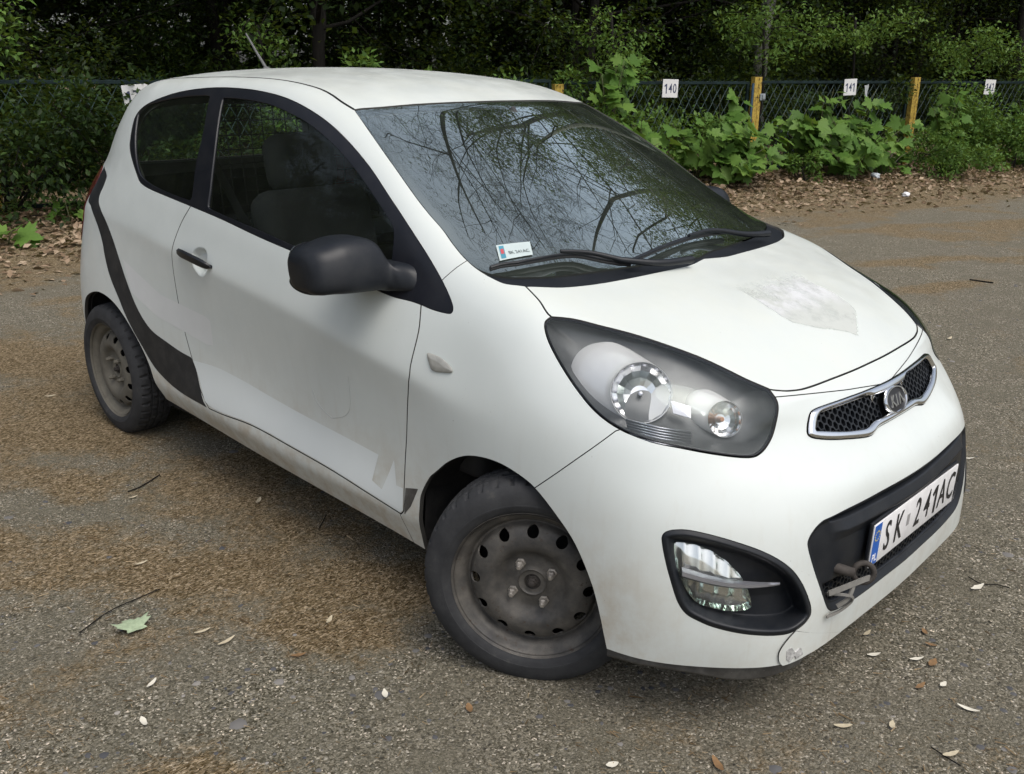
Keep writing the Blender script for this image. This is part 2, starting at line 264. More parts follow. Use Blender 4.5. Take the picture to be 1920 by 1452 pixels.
# ---------------------------------------------------------------- outlines of the car's panels, windows and lamps, in metres
# S = side elevation (x, z), F = front elevation (y, z), T = plan (x, y), Q = three-quarter elevation (along QA, along QB)
CURVES = {
 'hood': ('T', [(0.013,0.06),(0.012,-0.1),(0.007,-0.2),(-0.001,-0.3),(-0.011,-0.38),(-0.024,-0.45),(-0.041,-0.51),(-0.061,-0.56),(-0.103,-0.627),(-0.041,-0.646),(0.019,-0.666),(0.059,-0.634),(0.113,-0.601),(0.181,-0.56),(0.252,-0.525),(0.322,-0.49),(0.377,-0.463),(0.419,-0.443),(0.459,-0.413),(0.474,-0.387),(0.484,-0.361),(0.495,-0.313),(0.504,-0.214),(0.511,-0.078),(0.512,0.06)]),
 'cowl': ('T', [(0.013,0.06),(0.012,-0.1),(0.007,-0.2),(-0.001,-0.3),(-0.011,-0.38),(-0.024,-0.45),(-0.041,-0.51),(-0.061,-0.56),(-0.103,-0.627),(-0.143,-0.653),(-0.186,-0.659),(-0.244,-0.66),(-0.285,-0.656),(-0.226,-0.656),(-0.167,-0.629),(-0.123,-0.55),(-0.099,-0.48),(-0.078,-0.4),(-0.059,-0.3),(-0.044,-0.2),(-0.035,-0.1),(-0.033,0.06)]),
 'windshield': ('T', [(-0.033,0.06),(-0.035,-0.1),(-0.044,-0.2),(-0.059,-0.3),(-0.078,-0.4),(-0.099,-0.48),(-0.123,-0.55),(-0.167,-0.629),(-0.226,-0.656),(-0.285,-0.656),(-0.345,-0.647),(-0.397,-0.637),(-0.455,-0.632),(-0.518,-0.624),(-0.603,-0.608),(-0.698,-0.587),(-0.805,-0.559),(-0.91,-0.527),(-0.892,-0.47),(-0.869,-0.366),(-0.846,-0.233),(-0.833,-0.084),(-0.833,0.06)]),
 'window_outer': ('S', [(-2.071,1.107),(-2.023,1.078),(-1.941,1.062),(-1.781,1.048),(-1.583,1.032),(-1.369,1.012),(-1.136,0.984),(-0.902,0.959),(-0.676,0.929),(-0.484,0.904),(-0.408,0.902),(-0.367,0.899),(-0.323,0.894),(-0.282,0.893),(-0.258,0.895),(-0.253,0.902),(-0.258,0.913),(-0.285,0.938),(-0.321,0.966),(-0.384,1.011),(-0.431,1.043),(-0.492,1.084),(-0.565,1.132),(-0.713,1.222),(-0.885,1.303),(-1.034,1.355),(-1.192,1.392),(-1.357,1.411),(-1.497,1.417),(-1.631,1.417),(-1.782,1.409),(-1.925,1.393),(-2.061,1.367),(-2.162,1.338),(-2.21,1.303),(-2.207,1.253),(-2.184,1.193),(-2.126,1.144)]),
 'quarter_glass': ('S', [(-2.192,1.327),(-2.038,1.362),(-1.828,1.385),(-1.677,1.392),(-1.647,1.388),(-1.617,1.279),(-1.612,1.171),(-1.593,1.062),(-1.605,1.052),(-1.786,1.062),(-1.949,1.081),(-2.036,1.104),(-2.093,1.146),(-2.141,1.203),(-2.178,1.268)]),
 'door_glass': ('S', [(-1.552,1.385),(-1.443,1.385),(-1.272,1.373),(-1.13,1.347),(-1.012,1.316),(-0.893,1.272),(-0.785,1.223),(-0.678,1.164),(-0.576,1.099),(-0.539,1.069),(-0.519,1.003),(-0.5,0.919),(-0.512,0.917),(-0.681,0.945),(-0.901,0.974),(-1.142,1.003),(-1.312,1.02),(-1.463,1.037),(-1.473,1.045),(-1.48,1.097),(-1.51,1.225),(-1.541,1.329),(-1.555,1.38)]),
 'door': ('S', [(-0.367,0.898),(-0.353,0.836),(-0.358,0.746),(-0.358,0.719),(-0.386,0.617),(-0.404,0.521),(-0.414,0.457),(-0.418,0.383),(-0.417,0.308),(-0.43,0.292),(-0.544,0.304),(-0.744,0.323),(-0.968,0.334),(-1.216,0.343),(-1.423,0.33),(-1.511,0.328),(-1.582,0.392),(-1.64,0.498),(-1.679,0.621),(-1.695,0.746),(-1.696,0.832),(-1.678,0.9),(-1.639,0.972),(-1.589,1.03),(-1.57,1.15),(-0.75,1.05),(-0.42,0.945)]),
 'headlight': ('Q', [(-0.414,0.756),(-0.362,0.752),(-0.299,0.738),(-0.221,0.72),(-0.144,0.697),(-0.068,0.671),(-0.008,0.645),(0.037,0.624),(0.087,0.604),(0.102,0.581),(0.105,0.564),(0.101,0.537),(0.091,0.502),(0.074,0.476),(0.055,0.461),(0.036,0.457),(-0.001,0.459),(-0.061,0.467),(-0.12,0.477),(-0.178,0.487),(-0.218,0.499),(-0.247,0.51),(-0.28,0.528),(-0.313,0.554),(-0.35,0.596),(-0.382,0.64),(-0.409,0.684),(-0.424,0.718),(-0.427,0.743)]),
 'grille_outer': ('F', [(0.08,0.736),(-0.059,0.736),(-0.123,0.736),(-0.191,0.737),(-0.287,0.737),(-0.327,0.734),(-0.342,0.726),(-0.364,0.695),(-0.365,0.687),(-0.355,0.68),(-0.316,0.67),(-0.255,0.659),(-0.181,0.647),(-0.149,0.646),(-0.112,0.653),(-0.076,0.654),(0.08,0.655)]),
 'grille_inner': ('F', [(0.08,0.719),(-0.084,0.719),(-0.117,0.728),(-0.179,0.728),(-0.239,0.728),(-0.302,0.726),(-0.32,0.718),(-0.34,0.693),(-0.257,0.676),(-0.176,0.664),(-0.148,0.664),(-0.111,0.669),(-0.061,0.669),(0.08,0.672)]),
 'lower_grille': ('F', [(0.06,0.541),(-0.129,0.54),(-0.246,0.54),(-0.345,0.536),(-0.408,0.527),(-0.429,0.523),(-0.454,0.508),(-0.472,0.486),(-0.472,0.466),(-0.463,0.431),(-0.448,0.388),(-0.424,0.334),(-0.405,0.302),(-0.384,0.287),(-0.341,0.279),(-0.237,0.273),(-0.105,0.274),(0.06,0.273)]),
 'fog': ('Q', [(-0.153,0.276),(-0.151,0.287),(-0.144,0.294),(-0.128,0.299),(-0.097,0.3),(-0.044,0.29),(0.01,0.275),(0.064,0.256),(0.107,0.234),(0.141,0.208),(0.168,0.173),(0.187,0.136),(0.196,0.11),(0.195,0.093),(0.18,0.075),(0.15,0.06),(0.12,0.057),(0.078,0.059),(0.023,0.066),(-0.032,0.079),(-0.065,0.092),(-0.093,0.108),(-0.112,0.135),(-0.13,0.185),(-0.144,0.232)]),
 'fog_lens': ('Q', [(-0.124,0.261),(-0.116,0.265),(-0.09,0.264),(-0.053,0.254),(-0.026,0.239),(0.002,0.218),(0.027,0.191),(0.043,0.163),(0.052,0.135),(0.053,0.123),(0.038,0.115),(0.006,0.113),(-0.035,0.12),(-0.067,0.13),(-0.087,0.151),(-0.107,0.187),(-0.119,0.222)]),
 'front_arch': ('S', [(0.303,0.213),(0.282,0.305),(0.261,0.366),(0.217,0.443),(0.171,0.49),(0.091,0.549),(0.031,0.569),(-0.032,0.577),(-0.099,0.571),(-0.156,0.554),(-0.219,0.518),(-0.278,0.468),(-0.305,0.443),(-0.342,0.381),(-0.349,0.327),(-0.372,0.231)]),
 'rear_arch': ('S', [(-2.553,0.548),(-2.481,0.588),(-2.39,0.611),(-2.313,0.611),(-2.242,0.598),(-2.177,0.573),(-2.108,0.53),(-2.031,0.464),(-1.968,0.386),(-1.938,0.31),(-1.959,0.263)]),
 'stripe': ('S', [(-2.305,0.772),(-2.257,0.7),(-2.18,0.623),(-2.106,0.541),(-2.012,0.458),(-1.927,0.391),(-1.822,0.354),(-1.706,0.335),(-1.527,0.328),(-1.552,0.347),(-1.583,0.4),(-1.611,0.453),(-1.639,0.487),(-1.712,0.494),(-1.809,0.512),(-1.916,0.536),(-1.987,0.577),(-2.04,0.626),(-2.098,0.695),(-2.171,0.786),(-2.224,0.845),(-2.293,0.905),(-2.369,0.949),(-2.398,0.969),(-2.407,0.997),(-2.387,1.034),(-2.387,1.071),(-2.516,1.094),(-2.551,0.965),(-2.483,0.943),(-2.393,0.886),(-2.331,0.823)]),
 'indicator': ('S', [(-0.303,0.789),(-0.285,0.791),(-0.247,0.786),(-0.206,0.769),(-0.206,0.761),(-0.231,0.755),(-0.274,0.752),(-0.292,0.769)]),
 'pillar_seam': ('S', [(-0.282,1.014),(-0.3,0.992),(-0.319,0.968)]),
 'film': ('S', [(-1.628,0.479),(-1.434,0.488),(-0.984,0.456),(-0.539,0.436),(-0.552,0.395),(-0.562,0.352),(-0.516,0.339),(-0.466,0.444),(-0.453,0.371),(-0.422,0.372),(-0.42,0.307),(-0.432,0.296),(-0.543,0.309),(-0.745,0.328),(-0.968,0.339),(-1.217,0.349),(-1.422,0.337),(-1.502,0.339),(-1.54,0.351),(-1.572,0.402)]),
 'fender_patch': ('S', [(-0.411,0.377),(-0.355,0.393),(-0.386,0.33),(-0.413,0.298)]),
 'handle': ('S', [(-1.624,0.876),(-1.598,0.89),(-1.54,0.891),(-1.491,0.877),(-1.416,0.868),(-1.393,0.858),(-1.399,0.843),(-1.429,0.838),(-1.497,0.843),(-1.576,0.851)]),
 'handle_cup': ('S', [(-1.519,0.9),(-1.484,0.91),(-1.446,0.906),(-1.431,0.887),(-1.429,0.86),(-1.421,0.845),(-1.45,0.818),(-1.485,0.809),(-1.519,0.825),(-1.536,0.848),(-1.538,0.882)]),
 'bumper_seam': ('Q', [(-0.259,0.507),(-0.345,0.436),(-0.441,0.354)]),
 'lip_scar': ('Q', [(0.15,0.058),(0.124,0.029),(0.123,0.002),(0.197,0.002)]),
 'ditch': ('T', [(-1.169,-0.512),(-1.106,-0.51),(-1.043,-0.515),(-0.972,-0.525),(-0.91,-0.527)]),
 'crest': ('T', [(0.16,-0.098),(0.231,-0.111),(0.311,-0.115),(0.344,-0.108),(0.391,-0.037),(0.414,0.023),(0.445,0.074),(0.404,0.149),(0.364,0.208),(0.288,0.223),(0.227,0.205),(0.168,0.227),(0.134,0.169),(0.13,0.054),(0.144,-0.045)]),
 'vignette': ('T', [(-0.269,-0.567),(-0.236,-0.474),(-0.196,-0.504),(-0.224,-0.597)]),
 'wiperR': ('T', [(-0.209,-0.648),(-0.171,-0.528),(-0.136,-0.412),(-0.088,-0.348),(-0.048,-0.286)]),
 'wiperRarm': ('T', [(-0.155,-0.452),(-0.118,-0.379),(-0.072,-0.323),(-0.049,-0.296),(-0.003,-0.215),(0.016,-0.104)]),
 'wiperL': ('T', [(-0.058,-0.273),(-0.074,-0.107),(-0.088,0.071),(-0.09,0.248)]),
 'wiperLarm': ('T', [(-0.084,0.024),(-0.089,0.157),(-0.051,0.311),(-0.045,0.407)]),
}
# ---------------------------------------------------------------- car body surface (control cage, metres; x forward, y left, z up)
CAGE = {   # key column -> 13 points (x, y, z) from the sill / lip up to the hood edge, A-pillar and roof edge (right-hand side)
 0: [(.670,0,.20),(.674,0,.26),(.676,0,.33),(.682,0,.40),(.688,0,.47),(.686,0,.53),(.662,0,.585),(.625,0,.625),(.598,0,.66),(.580,0,.70),(.566,0,.728),(.548,0,.750),(.522,0,.768)],
 2: [(.660,-.33,.20),(.663,-.335,.26),(.662,-.34,.33),(.668,-.34,.40),(.664,-.335,.47),(.658,-.33,.535),(.645,-.32,.59),(.605,-.30,.63),(.580,-.28,.665),(.558,-.26,.70),(.547,-.235,.730),(.532,-.21,.752),(.513,-.18,.771)],
 3: [(.648,-.47,.20),(.648,-.47,.26),(.648,-.465,.33),(.638,-.463,.40),(.634,-.455,.47),(.620,-.445,.535),(.600,-.43,.59),(.575,-.41,.63),(.552,-.39,.665),(.536,-.36,.70),(.530,-.33,.730),(.518,-.30,.755),(.502,-.27,.774)],
 4: [(.602,-.58,.20),(.602,-.583,.26),(.595,-.583,.33),(.584,-.58,.40),(.572,-.575,.47),(.556,-.57,.535),(.538,-.555,.59),(.522,-.535,.635),(.503,-.515,.67),(.490,-.49,.71),(.497,-.450,.735),(.498,-.405,.760),(.488,-.355,.778)],
 5: [(.480,-.69,.20),(.492,-.69,.26),(.492,-.69,.33),(.485,-.688,.40),(.474,-.684,.47),(.462,-.678,.535),(.450,-.665,.59),(.440,-.645,.635),(.432,-.625,.675),(.430,-.595,.715),(.445,-.545,.748),(.448,-.490,.778),(.450,-.425,.796)],
 6: [(.360,-.760,.20),(.365,-.762,.26),(.365,-.764,.33),(.360,-.764,.40),(.352,-.762,.47),(.345,-.756,.535),(.338,-.746,.59),(.332,-.732,.64),(.328,-.714,.69),(.325,-.686,.735),(.322,-.648,.793),(.318,-.585,.835),(.305,-.510,.858)],
 7: [(.18,-.785,.20),(.18,-.788,.26),(.18,-.791,.33),(.18,-.792,.40),(.18,-.791,.47),(.18,-.788,.54),(.18,-.782,.60),(.18,-.773,.655),(.18,-.758,.71),(.18,-.733,.76),(.18,-.697,.81),(.175,-.650,.85),(.165,-.590,.892)],
 8: [(0,-.785,.20),(0,-.790,.27),(0,-.794,.33),(0,-.796,.40),(0,-.797,.48),(0,-.797,.56),(0,-.794,.63),(0,-.789,.685),(0,-.779,.74),(0,-.763,.795),(.01,-.741,.845),(.02,-.712,.89),(.02,-.662,.929)],
 9: [(-.18,-.774,.20),(-.18,-.783,.27),(-.18,-.790,.33),(-.18,-.792,.40),(-.18,-.792,.49),(-.18,-.794,.585),(-.18,-.795,.66),(-.18,-.792,.705),(-.18,-.776,.77),(-.16,-.755,.845),(-.14,-.734,.893),(-.12,-.708,.93),(-.10,-.655,.969)],
 10:[(-.36,-.760,.20),(-.36,-.776,.265),(-.36,-.784,.305),(-.36,-.779,.39),(-.36,-.777,.50),(-.36,-.784,.62),(-.36,-.795,.695),(-.36,-.795,.735),(-.36,-.771,.82),(-.35,-.740,.898),(-.335,-.722,.935),(-.34,-.704,.975),(-.32,-.652,1.032)],
 11:[(-.60,-.755,.205),(-.60,-.778,.265),(-.60,-.789,.307),(-.60,-.772,.40),(-.60,-.767,.50),(-.60,-.777,.625),(-.60,-.792,.72),(-.60,-.793,.76),(-.60,-.772,.845),(-.60,-.747,.933),(-.60,-.702,1.045),(-.60,-.666,1.143),(-.60,-.614,1.206)],
 12:[(-.90,-.752,.21),(-.90,-.778,.27),(-.90,-.789,.315),(-.90,-.769,.415),(-.90,-.763,.51),(-.90,-.772,.63),(-.90,-.787,.755),(-.90,-.790,.80),(-.90,-.772,.885),(-.90,-.750,.972),(-.90,-.684,1.15),(-.90,-.610,1.305),(-.90,-.528,1.362)],
 13:[(-1.20,-.750,.217),(-1.20,-.777,.276),(-1.20,-.789,.322),(-1.20,-.766,.435),(-1.20,-.761,.53),(-1.20,-.769,.645),(-1.20,-.783,.785),(-1.20,-.785,.83),(-1.20,-.766,.915),(-1.20,-.745,1.007),(-1.20,-.675,1.20),(-1.20,-.592,1.385),(-1.20,-.528,1.432)],
 14:[(-1.50,-.750,.23),(-1.50,-.776,.288),(-1.50,-.787,.337),(-1.50,-.767,.445),(-1.50,-.761,.54),(-1.50,-.767,.66),(-1.50,-.778,.815),(-1.50,-.779,.86),(-1.50,-.758,.948),(-1.50,-.736,1.038),(-1.50,-.667,1.235),(-1.50,-.585,1.410),(-1.50,-.528,1.448)],
 15:[(-1.80,-.750,.245),(-1.80,-.776,.30),(-1.80,-.783,.34),(-1.80,-.778,.41),(-1.80,-.775,.525),(-1.80,-.772,.67),(-1.80,-.768,.845),(-1.80,-.767,.89),(-1.80,-.744,.98),(-1.80,-.720,1.07),(-1.80,-.660,1.235),(-1.80,-.585,1.405),(-1.80,-.528,1.447)],
 16:[(-2.10,-.755,.26),(-2.10,-.775,.31),(-2.10,-.783,.35),(-2.10,-.786,.42),(-2.10,-.787,.53),(-2.10,-.777,.68),(-2.10,-.756,.87),(-2.10,-.752,.915),(-2.10,-.726,1.015),(-2.10,-.698,1.10),(-2.10,-.650,1.24),(-2.10,-.585,1.385),(-2.10,-.522,1.437)],
 17:[(-2.36,-.758,.27),(-2.36,-.775,.32),(-2.36,-.783,.37),(-2.36,-.787,.44),(-2.36,-.787,.55),(-2.36,-.772,.70),(-2.36,-.742,.89),(-2.36,-.735,.935),(-2.36,-.704,1.03),(-2.36,-.668,1.115),(-2.36,-.622,1.235),(-2.36,-.552,1.365),(-2.34,-.485,1.42)],
 18:[(-2.60,-.735,.28),(-2.60,-.755,.33),(-2.60,-.765,.38),(-2.60,-.768,.45),(-2.60,-.766,.56),(-2.60,-.750,.71),(-2.58,-.718,.89),(-2.575,-.708,.94),(-2.56,-.660,1.03),(-2.55,-.598,1.12),(-2.54,-.555,1.23),(-2.50,-.485,1.345),(-2.48,-.42,1.395)],
 19:[(-2.76,-.665,.29),(-2.765,-.685,.34),(-2.77,-.690,.39),(-2.77,-.692,.46),(-2.77,-.690,.57),(-2.75,-.672,.72),(-2.71,-.645,.89),(-2.70,-.635,.94),(-2.68,-.61,1.03),(-2.66,-.545,1.12),(-2.63,-.50,1.23),(-2.585,-.42,1.34),(-2.545,-.37,1.39)],
 20:[(-2.83,-.55,.30),(-2.84,-.57,.35),(-2.85,-.57,.40),(-2.85,-.57,.47),(-2.85,-.57,.57),(-2.83,-.55,.72),(-2.79,-.52,.89),(-2.78,-.51,.94),(-2.75,-.49,1.03),(-2.72,-.47,1.12),(-2.67,-.42,1.24),(-2.62,-.36,1.34),(-2.59,-.30,1.395)],
 23:[(-2.885,0,.30),(-2.90,0,.35),(-2.905,0,.40),(-2.905,0,.47),(-2.905,0,.57),(-2.89,0,.72),(-2.86,0,.89),(-2.85,0,.94),(-2.82,0,1.03),(-2.79,0,1.13),(-2.74,0,1.25),(-2.69,0,1.36),(-2.65,0,1.42)],
}
ROOFLINE = {5:(.522,.768),6:(.40,.842),7:(.27,.899),8:(.13,.941),9:(.005,.969),10:(-.13,1.022),11:(-.46,1.198),12:(-.84,1.392),13:(-1.15,1.457),
            14:(-1.5,1.484),15:(-1.8,1.487),16:(-2.1,1.480),17:(-2.37,1.464),18:(-2.64,1.415)}

def pchip(xs, ys, xq):
    xs = np.asarray(xs, float); ys = np.asarray(ys, float); xq = np.asarray(xq, float)
    h = np.diff(xs); d = (np.diff(ys, axis=0).T / h).T
    n = len(xs); m = np.zeros_like(ys)
    for k in range(1, n-1):
        w1 = 2*h[k]+h[k-1]; w2 = h[k]+2*h[k-1]
        a, b = d[k-1], d[k]
        with np.errstate(divide='ignore', invalid='ignore'):
            hm = (w1+w2)/(w1/a + w2/b)
        m[k] = np.where(a*b > 0, hm, 0)
    m[0] = d[0]; m[-1] = d[-1]
    i = np.clip(np.searchsorted(xs, xq)-1, 0, n-2)
    t = (xq-xs[i])/h[i]
    sh = (-1,)+(1,)*(ys.ndim-1)
    t = t.reshape(sh); hh = h[i].reshape(sh)
    return ((2*t**3-3*t**2+1)*ys[i] + (t**3-2*t**2+t)*hh*m[i] + (-2*t**3+3*t**2)*ys[i+1] + (t**3-t**2)*hh*m[i+1])

def body_cage():
    """Quads and vertices of the right half (y <= 0)."""
    NC, NR, NJ = 24, 13, 6
    keys = sorted(CAGE)
    G = np.array([CAGE[k] for k in keys], float)
    band = pchip(keys, G.reshape(len(keys), -1), np.arange(NC)).reshape(NC, NR, 3)
    band[0, :, 1] = 0; band[NC-1, :, 1] = 0
    idx = -np.ones((NC, NR), int); V = []
    for c in range(NC):
        for r in range(NR):
            idx[c, r] = len(V); V.append(band[c, r])
    Q = [(idx[c, r], idx[c, r+1], idx[c+1, r+1], idx[c+1, r]) for c in range(NC-1) for r in range(NR-1)]
    # top strip: stations 5..18 along the car, lines j = 0 (centre) .. 5 (edge)
    S = -np.ones((19, NJ), int)
    for i in range(5, 19):
        e = band[i, NR-1]
        cx, cz = ROOFLINE[i]
        for j in range(NJ):
            if i == 5: S[i, j] = idx[j, NR-1]
            elif i == 18: S[i, j] = idx[23-j, NR-1]
            elif j == 5: S[i, j] = idx[i, NR-1]
            else:
                f = (0, .24, .47, .68, .86)[j]
                k = f**2.2
                x = cx + (e[0]-cx)*k; z = cz + (e[2]-cz)*f**2.4
                if i == 6: y = (1-.5)*band[5, NR-1, 1]*0 + e[1]*f
                else: y = e[1]*f
                S[i, j] = len(V); V.append(np.array([x, y, z]))
    for i in range(5, 18):
        for j in range(NJ-1):
            Q.append((S[i, j], S[i+1, j], S[i+1, j+1], S[i, j+1]))
    return np.array(V), Q

def catmull(V, Q, level):
    me = bpy.data.meshes.new('cage'); me.from_pydata([tuple(v) for v in V], [], Q); me.update()
    ob = bpy.data.objects.new('cage', me); bpy.context.scene.collection.objects.link(ob)
    m = ob.modifiers.new('s', 'SUBSURF'); m.levels = level; m.render_levels = level; m.use_limit_surface = True
    m.boundary_smooth = 'PRESERVE_CORNERS'
    dg = bpy.context.evaluated_depsgraph_get(); ev = ob.evaluated_get(dg); em = ev.to_mesh()
    n = len(em.vertices); P = np.empty(n*3); em.vertices.foreach_get('co', P)
    N = np.empty(n*3); em.vertices.foreach_get('normal', N)
    F = np.empty(len(em.loops), int); em.loops.foreach_get('vertex_index', F)
    F = F.reshape(-1, 4)
    ev.to_mesh_clear(); bpy.data.objects.remove(ob); bpy.data.meshes.remove(me)
    return P.reshape(-1, 3), N.reshape(-1, 3), F

def body_surface(level=4, correct=.85):
    V, Q = body_cage()
    n = len(V)
    mid = np.abs(V[:, 1]) < 1e-9
    mp = np.arange(n); V2 = list(V)
    for k in range(n):
        if not mid[k]: mp[k] = len(V2); V2.append(V[k]*[1, -1, 1])
    V2 = np.array(V2); Q2 = list(Q)+[tuple(mp[i] for i in q[::-1]) for q in Q]
    T = V2.copy(); C = V2.copy()
    if correct:
        P, N, F = catmull(C, Q2, 1)
        C = C + correct*(T-P[:len(T)])
    P, N, F = catmull(C, Q2, level)
    keep = (P[F][:, :, 1].max(axis=1) < 1e-5)
    F = F[keep]
    used = np.unique(F); rm = -np.ones(len(P), int); rm[used] = np.arange(len(used))
    P = P[used]; N = N[used]; F = rm[F]
    P[np.abs(P[:, 1]) < 1e-5, 1] = 0
    return P, N, F
# ---------------------------------------------------------------- cutting panels out of the body surface
QD = np.array([.62, -.74, .26]); QD /= np.linalg.norm(QD); QA = np.cross([0, 0, 1], QD); QA /= np.linalg.norm(QA); QB = np.cross(QD, QA)
def dom(d, P):
    if d == 'S': return P[:, [0, 2]]
    if d == 'F': return P[:, [1, 2]]
    if d == 'T': return P[:, [0, 1]]
    return np.stack([P@QA, P@QB], 1)
def gate(d, P, N):
    if d == 'S': return (N[:, 1] < -.1) & (P[:, 1] < -.3)
    if d == 'F': return (N[:, 0] > .12) & (P[:, 0] > .3)
    if d == 'T': return (N[:, 2] > .2) & (P[:, 2] > .7)
    return (N@QD > .0) & (P[:, 0] > -.15)
def sdist(p, poly):
    """Signed distance to a closed polygon, negative inside."""
    a = poly; b = np.roll(poly, -1, 0); best = np.full(len(p), 1e9); ins = np.zeros(len(p), bool)
    for A, B in zip(a, b):
        ab = B-A; ap = p-A
        t = np.clip((ap@ab)/max(ab@ab, 1e-12), 0, 1)
        q = ap-t[:, None]*ab
        best = np.minimum(best, (q*q).sum(1))
        c = (A[1] > p[:, 1]) != (B[1] > p[:, 1])
        with np.errstate(divide='ignore', invalid='ignore'):
            ins ^= c & (p[:, 0] < (B[0]-A[0])*(p[:, 1]-A[1])/(B[1]-A[1])+A[0])
    return np.sqrt(best)*np.where(ins, -1, 1)

class Surf:
    def __init__(s, P, N, T): s.P, s.N, s.T = P, N, T
    def copy(s): return Surf(s.P.copy(), s.N.copy(), s.T.copy())
    def sub(s, mask):
        T = s.T[mask]; u, inv = np.unique(T, return_inverse=True)
        return Surf(s.P[u], s.N[u], inv.reshape(-1, 3))
    def cen(s): return s.P[s.T].mean(1), s.N[s.T].mean(1)
    def mirror(s): return Surf(s.P*[1, -1, 1], s.N*[1, -1, 1], s.T[:, ::-1])
    def plus(s, o): return Surf(np.vstack([s.P, o.P]), np.vstack([s.N, o.N]), np.vstack([s.T, o.T+len(s.P)]))
    def both(s): return s.plus(s.mirror())
    def shift(s, d): return Surf(s.P+s.N*(d if np.isscalar(d) else d[:, None]), s.N, s.T)
    def renormal(s):
        fn = np.cross(s.P[s.T[:, 1]]-s.P[s.T[:, 0]], s.P[s.T[:, 2]]-s.P[s.T[:, 0]]); N = np.zeros_like(s.P)
        for k in range(3): np.add.at(N, s.T[:, k], fn)
        s.N = N/(np.linalg.norm(N, axis=1, keepdims=True)+1e-12); return s
    def _edges(s):
        E = np.sort(np.concatenate([s.T[:, [0, 1]], s.T[:, [1, 2]], s.T[:, [2, 0]]]), 1)
        key = E[:, 0].astype(np.int64)*len(s.P)+E[:, 1]
        u, inv = np.unique(key, return_inverse=True)
        return u//len(s.P), u % len(s.P), inv.reshape(3, -1).T      # per tri: ids of edges 01, 12, 20
    def refine(s, mask):
        """Halve every edge of the masked triangles (neighbours follow, no cracks)."""
        a, b, te = s._edges(); mk = np.zeros(len(a), bool); mk[te[mask].ravel()] = True
        idx = -np.ones(len(a), int); k = np.where(mk)[0]; idx[k] = len(s.P)+np.arange(len(k))
        nP = (s.P[a[k]]+s.P[b[k]])/2; nN = s.N[a[k]]+s.N[b[k]]; nN /= np.linalg.norm(nN, axis=1, keepdims=True)+1e-12
        c = mk[te]; cnt = c.sum(1); out = [s.T[cnt == 0]]
        for r in range(3):                                   # one edge cut: it is edge r
            q = (cnt == 1) & c[:, r]; v = np.roll(s.T[q], -r, 1); m = idx[te[q, r]]
            out += [np.stack([v[:, 0], m, v[:, 2]], 1), np.stack([m, v[:, 1], v[:, 2]], 1)]
            q = (cnt == 2) & ~c[:, r]; v = np.roll(s.T[q], -r, 1); m1 = idx[np.roll(te[q], -r, 1)[:, 1]]; m2 = idx[np.roll(te[q], -r, 1)[:, 2]]
            out += [np.stack([v[:, 0], v[:, 1], m1], 1), np.stack([v[:, 0], m1, m2], 1), np.stack([m1, v[:, 2], m2], 1)]
        q = cnt == 3; v = s.T[q]; m = idx[te[q]]
        out += [np.stack([v[:, 0], m[:, 0], m[:, 2]], 1), np.stack([m[:, 0], v[:, 1], m[:, 1]], 1), np.stack([m[:, 2], m[:, 1], v[:, 2]], 1), m]
        s.P = np.vstack([s.P, nP]); s.N = np.vstack([s.N, nN]); s.T = np.vstack(out)
    def split(s, f):
        """Insert vertices where the vertex field f changes sign."""
        f = np.where(np.abs(f) < 1e-7, 1e-7, f); sg = f > 0
        a, b, te = s._edges(); cr = sg[a] != sg[b]; k = np.where(cr)[0]
        if not len(k): return
        t = (f[a[k]]/(f[a[k]]-f[b[k]]))[:, None]
        idx = -np.ones(len(a), int); idx[k] = len(s.P)+np.arange(len(k))
        nP = s.P[a[k]]*(1-t)+s.P[b[k]]*t; nN = s.N[a[k]]*(1-t)+s.N[b[k]]*t; nN /= np.linalg.norm(nN, axis=1, keepdims=True)+1e-12
        c = cr[te]; cnt = c.sum(1); out = [s.T[cnt == 0]]
        for r in range(3):                                   # edges (r) and (r+2) cut: vertex r is alone
            q = (cnt == 2) & ~c[:, (r+1) % 3]; v = np.roll(s.T[q], -r, 1); e = np.roll(te[q], -r, 1); m0 = idx[e[:, 0]]; m2 = idx[e[:, 2]]
            out += [np.stack([v[:, 0], m0, m2], 1), np.stack([m0, v[:, 1], v[:, 2]], 1), np.stack([m0, v[:, 2], m2], 1)]
        s.P = np.vstack([s.P, nP]); s.N = np.vstack([s.N, nN]); s.T = np.vstack(out)
    def field(s, curve, cen=False):
        d, poly = curve
        P, N = s.cen() if cen else (s.P, s.N)
        f = np.ones(len(P)); g = gate(d, P, N)
        p = dom(d, P[g]); lo, hi = poly.min(0)-.06, poly.max(0)+.06
        near = ((p > lo) & (p < hi)).all(1); w = np.where(g)[0][near]
        f[w] = sdist(p[near], poly); return f
    def carve(s, curve, gap, fine=2, band=.02):
        for _ in range(fine):
            f = s.field(curve); tri = f[s.T]; L = np.linalg.norm(s.P[s.T]-s.P[np.roll(s.T, 1, 1)], axis=2).max(1)
            s.refine((np.abs(tri).min(1) < band) & (L > .006))
        if gap:
            s.split(s.field(curve)-gap); s.split(s.field(curve)+gap)
        else: s.split(s.field(curve))
